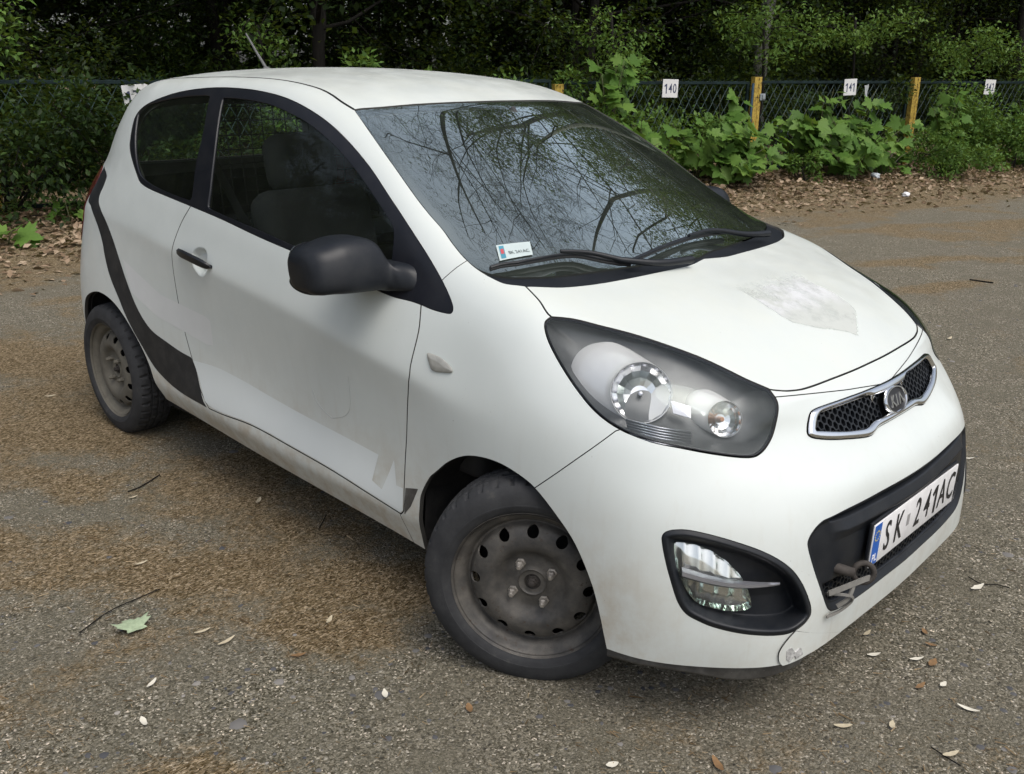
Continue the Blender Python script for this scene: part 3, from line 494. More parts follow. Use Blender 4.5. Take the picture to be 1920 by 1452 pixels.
    def lip(s, depth, skip_mid=True, direction=None):
        """Turn the open border inwards by depth: returns an extra Surf."""
        E = np.concatenate([s.T[:, [0, 1]], s.T[:, [1, 2]], s.T[:, [2, 0]]])
        S = np.sort(E, 1); key = S[:, 0].astype(np.int64)*len(s.P)+S[:, 1]; u, first, cnt = np.unique(key, return_index=True, return_counts=True)
        B = E[first[cnt == 1]]
        if skip_mid: B = B[~((np.abs(s.P[B[:, 0], 1]) < 1e-4) & (np.abs(s.P[B[:, 1], 1]) < 1e-4))]
        if not len(B): return Surf(np.zeros((0, 3)), np.zeros((0, 3)), np.zeros((0, 3), int))
        D = -s.N if direction is None else np.broadcast_to(np.asarray(direction, float), s.N.shape)
        u, inv = np.unique(B, return_inverse=True); B2 = inv.reshape(-1, 2); n = len(u)
        t = s.P[B[:, 1]]-s.P[B[:, 0]]; fn = np.cross(t, (s.N[B[:, 0]]+s.N[B[:, 1]])/2)
        N = np.zeros((n, 3)); np.add.at(N, B2[:, 0], fn); np.add.at(N, B2[:, 1], fn); N /= np.linalg.norm(N, axis=1, keepdims=True)+1e-12
        P0 = s.P[u]; P1 = P0+D[u]*depth; Nr = N+s.N[u]; Nr /= np.linalg.norm(Nr, axis=1, keepdims=True)+1e-12
        a, b = B2[:, 0], B2[:, 1]
        T = np.vstack([np.stack([b, a, a+n], 1), np.stack([b, a+n, b+n], 1)])
        return Surf(np.vstack([P0, P1]), np.vstack([Nr, N]), T)
    def solid(s, depth=.012, **k):
        l = s.lip(depth, **k); r = s.plus(l); r.lips = len(l.T); return r
    def make(s, name, mat, parent, **k):
        o = mesh_obj(name, s.P, s.T, mat, parent, N=s.N, **k)
        if mat is M_PAINT and getattr(s, 'lips', 0):              # folded edges coloured dark, so the shade inside the shut lines is painted in
            o.data.materials.append(M_GAP); mi = np.zeros(len(s.T), np.int32); mi[-s.lips:] = 1; o.data.polygons.foreach_set('material_index', mi)
        return o

def curve(name, corners=(), n=6, scale=1.0):
    d, p = CURVES[name]; return d, crom(p, True, n, corners)
# ---------------------------------------------------------------- car materials
def m_paint():
    b = NB('white_paint'); o = b.obj(); x, y, z = b.xyz(o)
    base = b.ramp(b.noise(3.5, 6, .6), (.3, (.560, .600, .580)), (.7, (.595, .632, .612)))
    # road dust: heavier towards the sills and behind the wheels, broken up by noise
    low = b.math('MULTIPLY', b.remap(z, .62, .20), b.remap(x, .50, .25, .35, 1)); br = b.noise(9, 7, .7)
    dust = b.math('MULTIPLY', low, b.remap(br, .32, .72, .18, 1.25), True)
    streak = b.noise(1, 5, .65, vec=b.n('Mapping', Vector=o, Scale=(38, 38, 3)).outputs[0])
    dust = b.math('ADD', dust, b.math('MULTIPLY', b.remap(streak, .5, .8, 0, .24), b.remap(z, .9, .3, 0, 1)), True)
    # pollen film on what lies flat
    nz = b.xyz(b.n('NewGeometry').outputs['Normal'])[2]
    film = b.math('MULTIPLY', b.remap(nz, .55, .95, 0, .30), b.remap(b.noise(7, 8, .7), .3, .75, .35, 1))
    col = b.mix(film, base, (.58, .585, .47)); col = b.mix(b.math('MULTIPLY', dust, .8), col, (.40, .35, .27))
    # stone chips and rubbed spots
    chip = b.ramp(b.noise(160, 2, .5), (.755, 0.0), (.77, 1.0)); chip = b.math('MULTIPLY', chip, b.remap(b.noise(5, 3), .5, .62))
    col = b.mix(b.math('MULTIPLY', chip, .7), col, (.16, .15, .14))
    rough = b.math('ADD', b.remap(b.noise(12, 5), .3, .7, .28, .42), b.math('MULTIPLY', dust, .35))
    return b.done(b.bsdf(col, rough, 0, .5, b.remap(b.noise(5, 6, .7), .3, .7, .45, .15), normal=b.bump(b.noise(4.5, 2, .4), .05, .02), Coat_Roughness=.08))
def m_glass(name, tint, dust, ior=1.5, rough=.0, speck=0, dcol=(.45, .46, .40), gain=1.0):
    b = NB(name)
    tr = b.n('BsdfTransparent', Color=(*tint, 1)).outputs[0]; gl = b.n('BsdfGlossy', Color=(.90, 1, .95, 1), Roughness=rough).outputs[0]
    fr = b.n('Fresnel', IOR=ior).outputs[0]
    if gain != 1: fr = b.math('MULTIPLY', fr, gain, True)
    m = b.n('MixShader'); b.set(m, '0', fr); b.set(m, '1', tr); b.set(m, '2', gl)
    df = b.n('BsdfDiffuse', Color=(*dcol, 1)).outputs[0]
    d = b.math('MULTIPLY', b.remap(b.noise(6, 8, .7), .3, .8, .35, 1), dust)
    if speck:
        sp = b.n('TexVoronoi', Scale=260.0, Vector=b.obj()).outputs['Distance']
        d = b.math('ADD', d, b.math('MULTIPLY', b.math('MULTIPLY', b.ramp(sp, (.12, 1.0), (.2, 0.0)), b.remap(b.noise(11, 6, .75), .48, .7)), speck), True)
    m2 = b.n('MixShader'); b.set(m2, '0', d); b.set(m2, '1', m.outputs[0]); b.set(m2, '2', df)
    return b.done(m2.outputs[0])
def m_plastic(name, col, rough=.5, dusty=.3):
    b = NB(name); o = b.obj(); z = b.xyz(o)[2]
    n = b.remap(b.noise(14, 7, .7), .35, .8); c = b.mix(b.math('MULTIPLY', n, dusty), col, (.17, .165, .15))
    sp = b.ramp(b.noise(240, 2), (.72, 0.0), (.76, 1.0)); c = b.mix(b.math('MULTIPLY', sp, dusty), c, (.30, .28, .24))
    return b.done(b.bsdf(c, rough, 0, .32, 0, b.bump(b.noise(900, 2), .12, .001)))
def m_rim():
    b = NB('rusty_steel')
    c = b.ramp(b.noise(11, 8, .68), (.28, (.034, .034, .035)), (.44, (.068, .065, .060)), (.60, (.112, .104, .092)), (.80, (.20, .186, .162)))
    sp = b.ramp(b.noise(70, 5, .7), (.60, 0.0), (.68, 1.0)); c = b.mix(b.math('MULTIPLY', sp, .7), c, (.055, .034, .022))
    return b.done(b.bsdf(c, b.remap(b.noise(20, 5), .3, .7, .45, .75), .25, .4, 0, b.bump(b.noise(160, 4), .25, .002)))
def m_rim_dust():
    b = NB('dusty_steel')
    c = b.ramp(b.noise(9, 8, .66), (.32, (.085, .079, .066)), (.6, (.140, .130, .106)), (.8, (.20, .188, .158)))
    return b.done(b.bsdf(c, .85, .1, .3, 0, b.bump(b.noise(160, 4), .2, .002)))
def m_tyre():
    b = NB('rubber')
    c = b.ramp(b.noise(16, 8, .7), (.3, (.019, .020, .022)), (.6, (.036, .037, .039)), (.82, (.080, .077, .067)))
    return b.done(b.bsdf(c, .78, 0, .3, 0, b.bump(b.noise(220, 3), .2, .002)))
M_PAINT = m_paint()
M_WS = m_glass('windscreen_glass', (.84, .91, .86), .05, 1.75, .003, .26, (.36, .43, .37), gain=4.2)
M_SIDE = m_glass('side_glass', (.88, .94, .89), .025, 1.45, .0, .12, (.30, .33, .28), gain=.8)
M_LENS = m_glass('lamp_lens', (.93, .94, .94), .018, 1.45, .01, .02, (.42, .43, .42), gain=1.0)
M_FROST = m_glass('fog_lens_glass', (.92, .93, .91), .10, 1.45, .03, .06, (.50, .50, .47))
M_BLACK = m_plastic('black_plastic', (.008, .010, .0135), .42, .06)
M_GAP = plain('shut_line_shade', (.030, .029, .026), .9)  # dark colour standing for the shade in the panel gaps
M_GLOSSBLACK = m_plastic('gloss_black_trim', (.009, .010, .014), .30, .06)
M_MATT = m_plastic('matt_black', (.012, .012, .013), .8, .15)
M_RUBBERSEAL = plain('rubber_seal', (.018, .018, .019), .65)
M_SKIRT = m_plastic('scuffed_plastic', (.055, .052, .047), .7, .8)
M_CHROME = plain('chrome', (.80, .81, .82), .12, 1.0, var=.04)
M_SATIN = plain('satin_metal', (.40, .41, .45), .30, .8, var=.06)
M_REFLECT = plain('lamp_reflector', (.92, .92, .93), .17, 1.0, var=.03)
M_SILVER = plain('silvered_plastic', (.86, .865, .87), .26, .35, var=.05)
M_BEZEL = plain('lamp_bezel', (.11, .115, .12), .40, .2, var=.15, scale=40)
M_RIM = m_rim(); M_RIMD = m_rim_dust(); M_TYRE = m_tyre()
M_NUT = plain('worn_steel', (.36, .335, .30), .5, .7, var=.3, scale=60)
M_TRIMGREY = plain('grey_trim', (.30, .30, .28), .8)
M_TRIMDARK = plain('dark_trim', (.030, .031, .032), .75)
M_SEAT = plain('seat_fabric', (.034, .034, .035), .95, bump=.3)
M_RED = plain('red_lamp', (.075, .010, .010), .22, var=.2)
M_AMBER = plain('amber_bulb', (.42, .17, .06), .3)
M_INDIC = plain('clear_indicator', (.30, .30, .275), .16, var=.12, scale=40)
M_VINYL = m_plastic('black_vinyl', (.013, .015, .018), .5, .16)
M_PLATE = plain('plate_white', (.70, .70, .70), .4, var=.08, scale=30)
M_PLATEBLUE = plain('plate_blue', (.012, .10, .42), .4)
M_INK = plain('black_ink', (.012, .012, .013), .5)
M_WHITEINK = plain('white_ink', (.75, .75, .75), .5)
M_STRAP = plain('grey_strap', (.17, .165, .15), .7, scale=80)
M_TOW = plain('rusted_steel', (.048, .042, .037), .8, .3, var=.35, scale=50)
def m_film():
    b = NB('clear_film'); c = b.ramp(b.noise(4, 4), (.3, (.610, .650, .640)), (.7, (.645, .685, .680)))
    return b.done(b.bsdf(c, .34, 0, .5, .1))
M_FILM = m_film()
def m_crest():
    b = NB('crazed_sticker'); o = b.obj(); x, y, z = b.xyz(o)
    v = b.n('TexVoronoi', {'feature': 'DISTANCE_TO_EDGE'}, Scale=34.0); b.set(v, 'Vector', b.n('VectorMath', {'operation': 'ADD'}).outputs[0])
    t = v.inputs['Vector'].links[0].from_node; b.set(t, '0', o); nz = b.n('TexNoise', Scale=22.0, Detail=4.0, Vector=o); b.t.links.new(nz.outputs['Color'], t.inputs[1])
    crack = b.ramp(v.outputs['Distance'], (.0, 1.0), (.055, 0.0))
    patch = b.remap(b.noise(9, 7, .7), .42, .56)
    front = b.remap(x, .36, .27)                       # paler flaked part lies towards the windscreen
    flake = b.math('MULTIPLY', patch, front)
    col = b.mix(flake, (.525, .548, .515), (.66, .675, .68))
    col = b.mix(b.math('MULTIPLY', b.math('MULTIPLY', crack, front), .7), col, (.42, .43, .41))
    tr = b.n('BsdfTransparent').outputs[0]; d = b.bsdf(col, .6, 0, .3)
    xw = b.math('ADD', x, b.math('MULTIPLY', b.math('SUBTRACT', b.noise(26, 8, .75), .5), .16))
    fade = b.math('MULTIPLY', b.remap(xw, .15, .26, 0, 1), b.remap(b.noise(13, 7, .7), .25, .55, .35, .85))
    ed_ = b.n('Attribute', {'attribute_name': 'edge'}).outputs['Fac']; fade = b.math('MULTIPLY', fade, b.remap(b.math('ADD', ed_, b.math('MULTIPLY', b.math('SUBTRACT', b.noise(48, 7, .75), .5), .9)), .10, .42))
    m = b.n('MixShader'); b.set(m, '0', fade); b.set(m, '1', tr); b.set(m, '2', d)
    return b.done(m.outputs[0])
M_CREST = m_crest()
# ---------------------------------------------------------------- the car: body panels, glass, lamps
car = thing('parked_car', 'small white three-door hatchback with black side stripe, black wheels without hubcaps and black mirrors', 'car')
BP, BN, BF = body_surface(4)
BT = np.vstack([BF[:, [0, 1, 2]], BF[:, [0, 2, 3]]])
REST = Surf(BP, BN, BT)
_n = len(BP)
BODY_BVH = BVHTree.FromPolygons([Vector(v) for v in np.vstack([BP, BP*[1, -1, 1]])], [tuple(int(i) for i in f) for f in np.vstack([BF, BF[:, ::-1]+_n])])
def on_top(x, y):
    h = BODY_BVH.ray_cast(Vector((x, y, 3)), Vector((0, 0, -1))); return h[0], h[1]
def on_side(x, z, s=-1):
    h = BODY_BVH.ray_cast(Vector((x, s*2, z)), Vector((0, -s, 0))); return h[0], h[1]
def on_front(y, z):
    h = BODY_BVH.ray_cast(Vector((3, y, z)), Vector((-1, 0, 0))); return h[0], h[1]
def on_q(a, b):
    h = BODY_BVH.ray_cast(Vector(QA*a+QB*b+QD*3), Vector(-QD)); return h[0], h[1]

def cut(cv, gap=.0016, fine=2):
    """Take the panel inside the outline cv off REST, leaving a shut line of 2*gap."""
    global REST
    REST.carve(cv, gap, fine)
    f = REST.field(cv, True)
    P = REST.sub(f < -gap*.98 if gap else f < 0); REST = REST.sub(f > gap*.98 if gap else f >= 0); return P
def poly(d, pts): return d, np.array(pts, float)

# wheel openings
fa = CURVES['front_arch'][1]; ra = CURVES['rear_arch'][1]
FA = crom([(.345, .05)]+[(.318, .15)]+fa[:-1]+[(-.352, .29), (-.356, .22), (-.36, .10), (-.365, .05)], False, 5)
RA = crom([(-2.70, .05), (-2.66, .30), (-2.615, .45)]+ra[:-1]+[(-1.925, .27), (-1.915, .20), (-1.90, .05)], False, 5)
cut(('S', FA), 0, 2); cut(('S', RA), 0, 2)
HL = cut(curve('headlight', (0, 8)), .0022, 2)
HOOD = cut(curve('hood', (8, 24), 5), .0022, 2)
WS = cut(curve('windshield', (17, 22), 5), .0015, 2)
COWL = cut(curve('cowl', (8,), 5), .001, 2)
DLO = cut(curve('window_outer'), .001, 2)
DOOR = cut(poly('S', crom(CURVES['door'][1], True, 4, (0, 9, 10, 14, 15, 23, 24, 25, 26))), .0021, 2)
LG = cut(curve('lower_grille', (0, 17)), .001, 2)
GR = cut(curve('grille_outer', (0, 16)), .0008, 3)
FOG = cut(curve('fog'), .0008, 2)
BUMPER = cut(poly('Q', [(-.259, .507), (-.345, .436), (-.441, .354), (-.60, .2), (-.60, -.6), (1.5, -.6), (1.5, 1.5), (.5, .62), (.3, .60), (.07, .585), (-.1, .56)]), .0012, 2)
FENDER = cut(poly('S', [(-.319, .968), (-.300, .992), (-.27, 1.03), (-.1, 1.3), (.7, 1.3), (.7, -.1), (-.405, -.1), (-.408, .20), (-.436, .294), (-.5, .5), (-.45, .85)]), .0012, 2)
# rear window and tail lamps (behind, seen through the cabin and round the corner)
def gate_b(P, N): return (N[:, 0] < -.15) & (P[:, 0] < -2.2)
_g0 = gate
def gate(d, P, N): return gate_b(P, N) if d == 'B' else _g0(d, P, N)
_d0 = dom
def dom(d, P): return P[:, [1, 2]] if d == 'B' else _d0(d, P)
RW = cut(('B', crom([(.1, 1.345), (-.28, 1.335), (-.38, 1.31), (-.46, 1.15), (-.44, 1.10), (-.3, 1.085), (.1, 1.08)], True, 5, (0, 6))), .0015, 2)
TAIL = cut(('B', crom([(-.715, .80), (-.70, .93), (-.66, 1.05), (-.60, 1.09), (-.575, 1.05), (-.60, .90), (-.64, .80), (-.69, .77)], True, 5)), .001, 2)
# roof ditch: a thin recessed strip along the roof edge
dt = np.array(CURVES['ditch'][1]); dt = np.vstack([[(-2.3, -.475)], [(-1.9, -.515)], [(-1.5, -.52)], dt])
DITCH = cut(poly('T', np.vstack([crom(dt, False, 5)+[0, .004], (crom(dt, False, 5)+[0, -.004])[::-1]])), 0, 3)

for s, sd in ((0, ''), (1, '')):
    f = (lambda S: S.mirror()) if s else (lambda S: S)
    door = f(DOOR)
    if not s:                                                   # hand recess behind the right-hand handle
        cv = curve('handle_cup'); d = DOOR.copy(); d.carve(cv, 0, 2, .03); ff = d.field(cv)
        dep = np.clip(-ff/.022, 0, 1); dep = dep*dep*(3-2*dep)*.020; q = d.shift(-dep).renormal(); k = np.clip((ff+.0)/.002+1, 0, 1)[:, None]
        d = Surf(q.P, np.where(ff[:, None] > .0015, d.N, q.N), d.T); door = d
    dobj = door.solid(.014).make('door', M_PAINT, car)
    f(FENDER).solid(.014).make('fender', M_PAINT, car)
    f(DITCH).shift(-.006).make('roof_strip', M_RUBBERSEAL, car)
    f(TAIL).shift(.004).solid(.02).make('tail_light', M_RED, car)
    # window frame with door glass and quarter glass
    fr = DLO.copy()
    parts = {}
    for nm in ('quarter_glass', 'door_glass'):
        cv = curve(nm, (3, 4) if nm == 'quarter_glass' else (11, 17)); fr.carve(cv, .0008, 2); c = fr.field(cv, True); parts[nm] = fr.sub(c < -.0007); fr = fr.sub(c > .0007)
    f(fr.shift(-.001).solid(.010)).make('window_frame', M_GLOSSBLACK, car)
    for nm in parts: f(parts[nm].shift(-.006)).make(nm, M_SIDE, car)
REST.both().solid(.014).make('body', M_PAINT, car)
HOOD_B = HOOD.both(); HOOD_B.solid(.014).make('hood', M_PAINT, car)
WS_B = WS.both()
# the pane is one fair curve: least-squares polynomial through the opening
_B = [(0, 0), (1, 0), (2, 0), (0, 2), (1, 2), (0, 4)]
_c = np.linalg.lstsq(np.stack([WS.P[:, 0]**i*WS.P[:, 1]**j for i, j in _B], 1), WS.P[:, 2], rcond=None)[0]
def glass(x, y):
    z = sum(c*x**i*y**j for c, (i, j) in zip(_c, _B)); zx = sum(c*i*x**max(i-1, 0)*y**j for c, (i, j) in zip(_c, _B)); zy = sum(c*j*x**i*y**max(j-1, 0) for c, (i, j) in zip(_c, _B)); return z, zx, zy
z, zx, zy = glass(WS.P[:, 0], WS.P[:, 1]); N = np.stack([-zx, -zy, np.ones_like(z)], 1); N /= np.linalg.norm(N, axis=1, keepdims=True)
w = smooth01(-WS.field(curve('windshield', (17, 22), 5))/.055)[:, None]; P = WS.P.copy(); P[:, 2] = WS.P[:, 2]*(1-w[:, 0])+z*w[:, 0]; N = WS.N*(1-w)+N*w
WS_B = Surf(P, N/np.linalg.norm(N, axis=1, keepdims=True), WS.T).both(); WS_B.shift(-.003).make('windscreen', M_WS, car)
def on_glass(x, y):
    z, zx, zy = glass(x, y); q = on_top(x, y)[0]; n_ = Vector((-zx, -zy, 1)).normalized(); return Vector((x, y, max(z, q.z) if (x > -.06 or abs(y) > .6) else z)), n_
COWL.both().shift(-.007).solid(.012).make('cowl_panel', M_BLACK, car)
RW.both().shift(-.003).make('rear_window', M_SIDE, car)

# bumper: one shell; a scuffed torn flap at its lower right corner stands a little proud
bmp = BUMPER.both(); bmp.solid(.012).make('front_bumper', M_PAINT, car)

# black film stripe, clear film, fender patch, faded sticker: thin sheets laid on the panels
ALLSIDE = Surf(BP, BN, BT)
def film(name, cv, mat, off, both=True, fine=2, edge=True):
    S = ALLSIDE.copy(); c = S.field(cv); near = (np.abs(c[S.T]).min(1) < .05) | (c[S.T].min(1) < 0); S = S.sub(near)
    S.carve(cv, 0, fine); S = S.sub(S.field(cv, True) < 0).shift(off)
    if edge: S = S.solid(off*.8)
    S.make(name, mat, car)
    if both: S.mirror().make(name, mat, car)
film('stripe_film', poly('S', crom(CURVES['stripe'][1], True, 5, (8, 12, 27))), M_VINYL, .0011)
film('clear_film', poly('S', crom(CURVES['film'][1], True, 3, (0, 3, 5, 6, 7, 8, 9, 10, 11))), M_FILM, .0006, edge=False)
film('scuffed_patch', poly('S', CURVES['fender_patch'][1]), M_SKIRT, .0011)
film('scratched_patch', poly('S', [(-2.13, .78), (-1.82, .69), (-1.50, .665), (-1.47, .655), (-1.475, .565), (-1.52, .56), (-1.86, .60), (-2.06, .66)]), plain('old_film', (.605, .622, .615), .45, var=.03, scale=9), .0005, edge=False)
SC = HOOD_B.copy(); cvc = poly('T', crom(CURVES['crest'][1], True, 5, (3, 6)))
for _ in range(2): SC.refine(np.abs(SC.field(cvc)[SC.T]).min(1) < .02)
SC.split(SC.field(cvc)); SC = SC.sub(SC.field(cvc, True) < 0)
for _ in range(2): SC.refine(np.ones(len(SC.T), bool))
_e = np.clip(-SC.field(cvc)/.022, 0, 1); _o = SC.shift(.0006).make('faded_sticker', M_CREST, car); _a = _o.data.attributes.new('edge', 'FLOAT', 'POINT'); _a.data.foreach_set('value', _e.astype(np.float32))

# ---- head lamps
def lamp_side(S, s): return S.mirror() if s else S
def frame(n, up=(0, 0, 1)):
    n = Vector(n).normalized(); x = Vector(up).cross(n).normalized(); y = n.cross(x); return Matrix((x, y, n)).transposed().to_4x4()
def headlamp(s):
    mir = Matrix.Diagonal((1, -1 if s else 1, 1, 1))
    cv = curve('headlight', (0, 8)); inner = HL.copy(); ff = -inner.field(cv)
    tub = HL.copy()
    # deep tub: flat floor, steep walls
    dd = np.clip(ff-.004, 0, None); dep = .010+.085*(1-np.exp(-dd/.022)); dirv = -(np.array([.80, -.52, .05])); dirv /= np.linalg.norm(dirv)
    tub.P = tub.P+dirv*dep[:, None]; tub.renormal()
    lens = lamp_side(HL.shift(.001), s).make('headlight', M_LENS, car)
    lamp_side(tub, s).make('housing', M_BEZEL, lens)
    rim = HL.copy(); fr = rim.field(cv); rim.split(fr+.0045); rim = rim.sub(rim.field(cv, True) > -.0044).shift(-.0005)
    lamp_side(rim.shift(.0018).solid(.006), s).make('seal', M_GLOSSBLACK, lens)
    def bullet(c, n1, r1, back, grow, bowl, name, n=40):
        bm = bmesh.new(); F1 = frame(n1); c = Vector(c); bk = Vector(back)
        ring = lambda cc, r, F: [bm.verts.new(mir @ (cc+(F.to_3x3() @ Vector((r*math.cos(2*math.pi*k/n), r*math.sin(2*math.pi*k/n), 0))))) for k in range(n)]
        R = [ring(c+bk*t, r1*gr*(1+(grow-1)*t), F1) for t, gr in ((1.28, .35), (1.22, .62), (1.12, .84), (.95, .97), (.75, 1.0), (.45, 1.0), (.14, 1.0), (.02, 1.0))] + [ring(c+F1.to_3x3() @ Vector((0, 0, .003)), r1*.985, F1), ring(c, r1*.955, F1)]
        for A, B in zip(R[:-1], R[1:]):
            for k in range(n): bm.faces.new((A[k], A[(k+1) % n], B[(k+1) % n], B[k]))
        bmesh.ops.recalc_face_normals(bm, faces=bm.faces[:])
        o = bm_obj(name, bm, M_SILVER, lens, auto=40)
        bm = bmesh.new()
        prof = [(r1*.955, 0.0), (r1*.90, -bowl*.20), (r1*.76, -bowl*.52), (r1*.55, -bowl*.80), (r1*.30, -bowl*.97), (r1*.14, -bowl)]
        lathe(bm, prof, 16, mir @ Matrix.Translation(c) @ F1)
        bm_obj('reflector', bm, M_REFLECT, lens)
        bm = bmesh.new(); kb = .40 if r1 > .05 else .75; lathe(bm, [(0, -bowl*.42), (r1*.16*kb, -bowl*.46), (r1*.20*kb, -bowl*.58), (r1*.17*kb, -bowl*.8), (r1*.24*kb, -bowl*.99)], 16, mir @ Matrix.Translation(c) @ F1)
        bm_obj('bulb', bm, M_SATIN if r1 > .05 else M_AMBER, lens, auto=35)
    bullet((.262, -.628, .785), (.60, -.66, .45), .071, (-.105, -.002, .020), 1.16, .034, 'lamp_shroud')
    bullet((.414, -.516, .732), (.78, -.52, .36), .042, (-.06, .004, .010), 1.12, .026, 'signal_shroud')
    # domed clear cover of the small lamp
    bm = bmesh.new(); F = mir @ Matrix.Translation((.414, -.516, .732)) @ frame((.78, -.52, .36))
    lathe(bm, [(.0395, .002), (.036, .012), (.027, .021), (.014, .026), (0, .0275)], 32, F); bm_obj('signal_lens', bm, M_LENS, lens, smooth=True)
    # pale plate between the two lamps, and ribbed tray under the main lamp
    def quad_slab(name, pts, mat, t=.004, sub=0):
        P = [mir @ Vector(p) for p in pts]; nrm = (P[1]-P[0]).cross(P[3]-P[0]).normalized(); bm = bmesh.new()
        v = [bm.verts.new(p) for p in P]; fc = bm.faces.new(v); e = bmesh.ops.extrude_face_region(bm, geom=[fc])
        bmesh.ops.translate(bm, vec=nrm*-t, verts=[q for q in e['geom'] if isinstance(q, bmesh.types.BMVert)])
        bmesh.ops.recalc_face_normals(bm, faces=bm.faces[:]); return bm_obj(name, bm, mat, lens)
    quad_slab('marker_plate', [(.318, -.592, .770), (.356, -.568, .760), (.366, -.580, .738), (.332, -.600, .746)], M_SATIN)
    for k in range(7):
        t = k/6.0; a = Vector((.268, -.690, .738-.003*k)); b_ = Vector((.385-.002*k, -.604, .716-.003*k)); d = Vector((.010, -.006, -.004))*k*.45
        bm = bmesh.new(); tube(bm, [mir @ (a+d), mir @ ((a+b_)/2+d+Vector((.006, -.006, 0))), mir @ (b_+d)], .0028, 6); bm_obj('tray_rib', bm, M_SATIN, lens, smooth=True)
headlamp(0); headlamp(1)

# ---- fog lamps in black bezels
def foglamp(s):
    cv = curve('fog'); cl = curve('fog_lens'); S = FOG.copy()
    for _ in range(2): S.refine(np.linalg.norm(S.P[S.T]-S.P[np.roll(S.T, 1, 1)], axis=2).max(1) > .006)
    ff = -S.field(cv); q = dom('Q', S.P)
    t = np.clip((ff-.012)/.022, 0, 1); dep = t*t*(3-2*t)*(.030+.030*np.clip((q[:, 0]+.05)/.2, 0, 1)*np.clip((.24-q[:, 1])/.1, 0, 1))
    lens_d = S.field(cl)
    T = S.copy(); T.P = S.P-QD*dep[:, None]+S.N*(.004*np.clip(1-np.abs(ff-.010)/.010, 0, 1))[:, None]; T.renormal()
    T.carve(cl, 0, 1); T = T.sub(T.field(cl, True) > 0); bez = lamp_side(T.solid(.012), s).make('fog_light', M_BLACK, car)
    L = S.copy(); L.P = S.P-QD*(.016-.004*np.clip(-lens_d/.03, 0, 1))[:, None]; L.carve(cl, 0, 1); L = L.sub(L.field(cl, True) < 0); L.renormal()
    lamp_side(L.solid(.035), s).make('lens', M_FROST, bez)
    R = L.copy(); R.P = R.P-QD*.014; c = L.cen()[0]; qq = dom('Q', R.P)
    R.P = R.P-QD*(.004*np.abs(np.sin(qq[:, 0]*95))+.010*np.abs(qq[:, 1]-.185)/.07)[:, None]; R.renormal()
    lamp_side(R, s).make('reflector', M_REFLECT, bez)
    # chrome blade
    mir = Vector((1, -1 if s else 1, 1)); a0, b0 = on_q(-.108, .199)[0], on_q(.118, .172)[0]
    bm = bmesh.new(); n = 14; rings = []
    for i in range(n+1):
        t = i/n; a = -.106+.224*t; b = .202-.030*t-.010*math.sin(math.pi*t); p = Vector(QA*a+QB*b)+Vector(QD)*(on_q(a, b)[0].dot(Vector(QD))-.009-.014*t)
        w = (.0105*(1-.75*t**2.2)+.001); h = .011*(1-t**3)+.002
        ring = [p+Vector(QB)*w, p+Vector(QB)*w*.35+Vector(QD)*h, p-Vector(QB)*w*.5+Vector(QD)*h*.9, p-Vector(QB)*w, p-Vector(QD)*.008]
        rings.append([bm.verts.new(Vector((v.x, v.y*mir.y, v.z))) for v in ring])
    for A, B in zip(rings[:-1], rings[1:]):
        for k in range(5): bm.faces.new((A[k], A[(k+1) % 5], B[(k+1) % 5], B[k]))
    bm.faces.new(rings[0]); bm.faces.new(rings[-1][::-1]); bmesh.ops.recalc_face_normals(bm, faces=bm.faces[:])
    bm_obj('chrome_blade', bm, M_SATIN, bez, auto=50)
foglamp(0); foglamp(1)

# ---- upper grille: chrome surround, honeycomb, badge
def hexes(poly2, size, wall, depth, place, mat, name, parent, skip=None):
    """Honeycomb of open cells: thin walls standing on the surface given by place(u, v) -> (point, outward)."""
    V, Fc = [], []; du = size*1.5; dv = size*math.sqrt(3)
    lo, hi = poly2.min(0), poly2.max(0); i = 0; u = lo[0]
    while u < hi[0]+size:
        v = lo[1]+(dv/2 if i % 2 else 0)
        while v < hi[1]+size:
            if sdist(np.array([[u, v]]), poly2)[0] < size*.25 and not (skip and skip(u, v)):
                base = len(V)
                for rad, dp in ((size*.99, 0), (size*.99-wall, 0), (size*.99-wall, -depth)):
                    for k in range(6):
                        uu = u+rad*math.cos(k*math.pi/3); vv = v+rad*math.sin(k*math.pi/3); p, n = place(uu, vv); V.append(np.array(p)+np.array(n)*dp)
                for k in range(6):
                    k2 = (k+1) % 6
                    Fc += [(base+k, base+k2, base+6+k2, base+6+k), (base+6+k, base+6+k2, base+12+k2, base+12+k)]
            v += dv
        u += du; i += 1
    return mesh_obj(name, V, Fc, mat, parent, kind='stuff')
gi = crom(CURVES['grille_inner'][1], True, 4, (0, 7, 13)); cvi = ('F', gi)
SUR = GR.copy(); SUR.carve(cvi, 0, 2)
for _ in range(2): SUR.refine(np.linalg.norm(SUR.P[SUR.T]-SUR.P[np.roll(SUR.T, 1, 1)], axis=2).max(1) > .0035)
c = SUR.field(cvi, True); PAN = SUR.sub(c < 0); SUR = SUR.sub(c >= 0)
fo = SUR.field(curve('grille_outer', (0, 16))); fi = SUR.field(cvi)
h = np.clip(np.minimum(np.abs(fo), np.abs(fi))/.007, 0, 1); SUR.P = SUR.P+SUR.N*(.003+.006*h*(2-h))[:, None]; SUR.renormal()
sur = SUR.both().solid(.016).make('upper_grille', M_CHROME, car)
PAN.both().shift(-.022).make('grille_back', M_MATT, sur)
gfull = np.vstack([gi[gi[:, 0] < 0], (gi[gi[:, 0] < 0]*[-1, 1])[::-1]])
def pl_up(u, v):
    p, n = on_front(u, v); return (p-n*.006)[:], n[:]
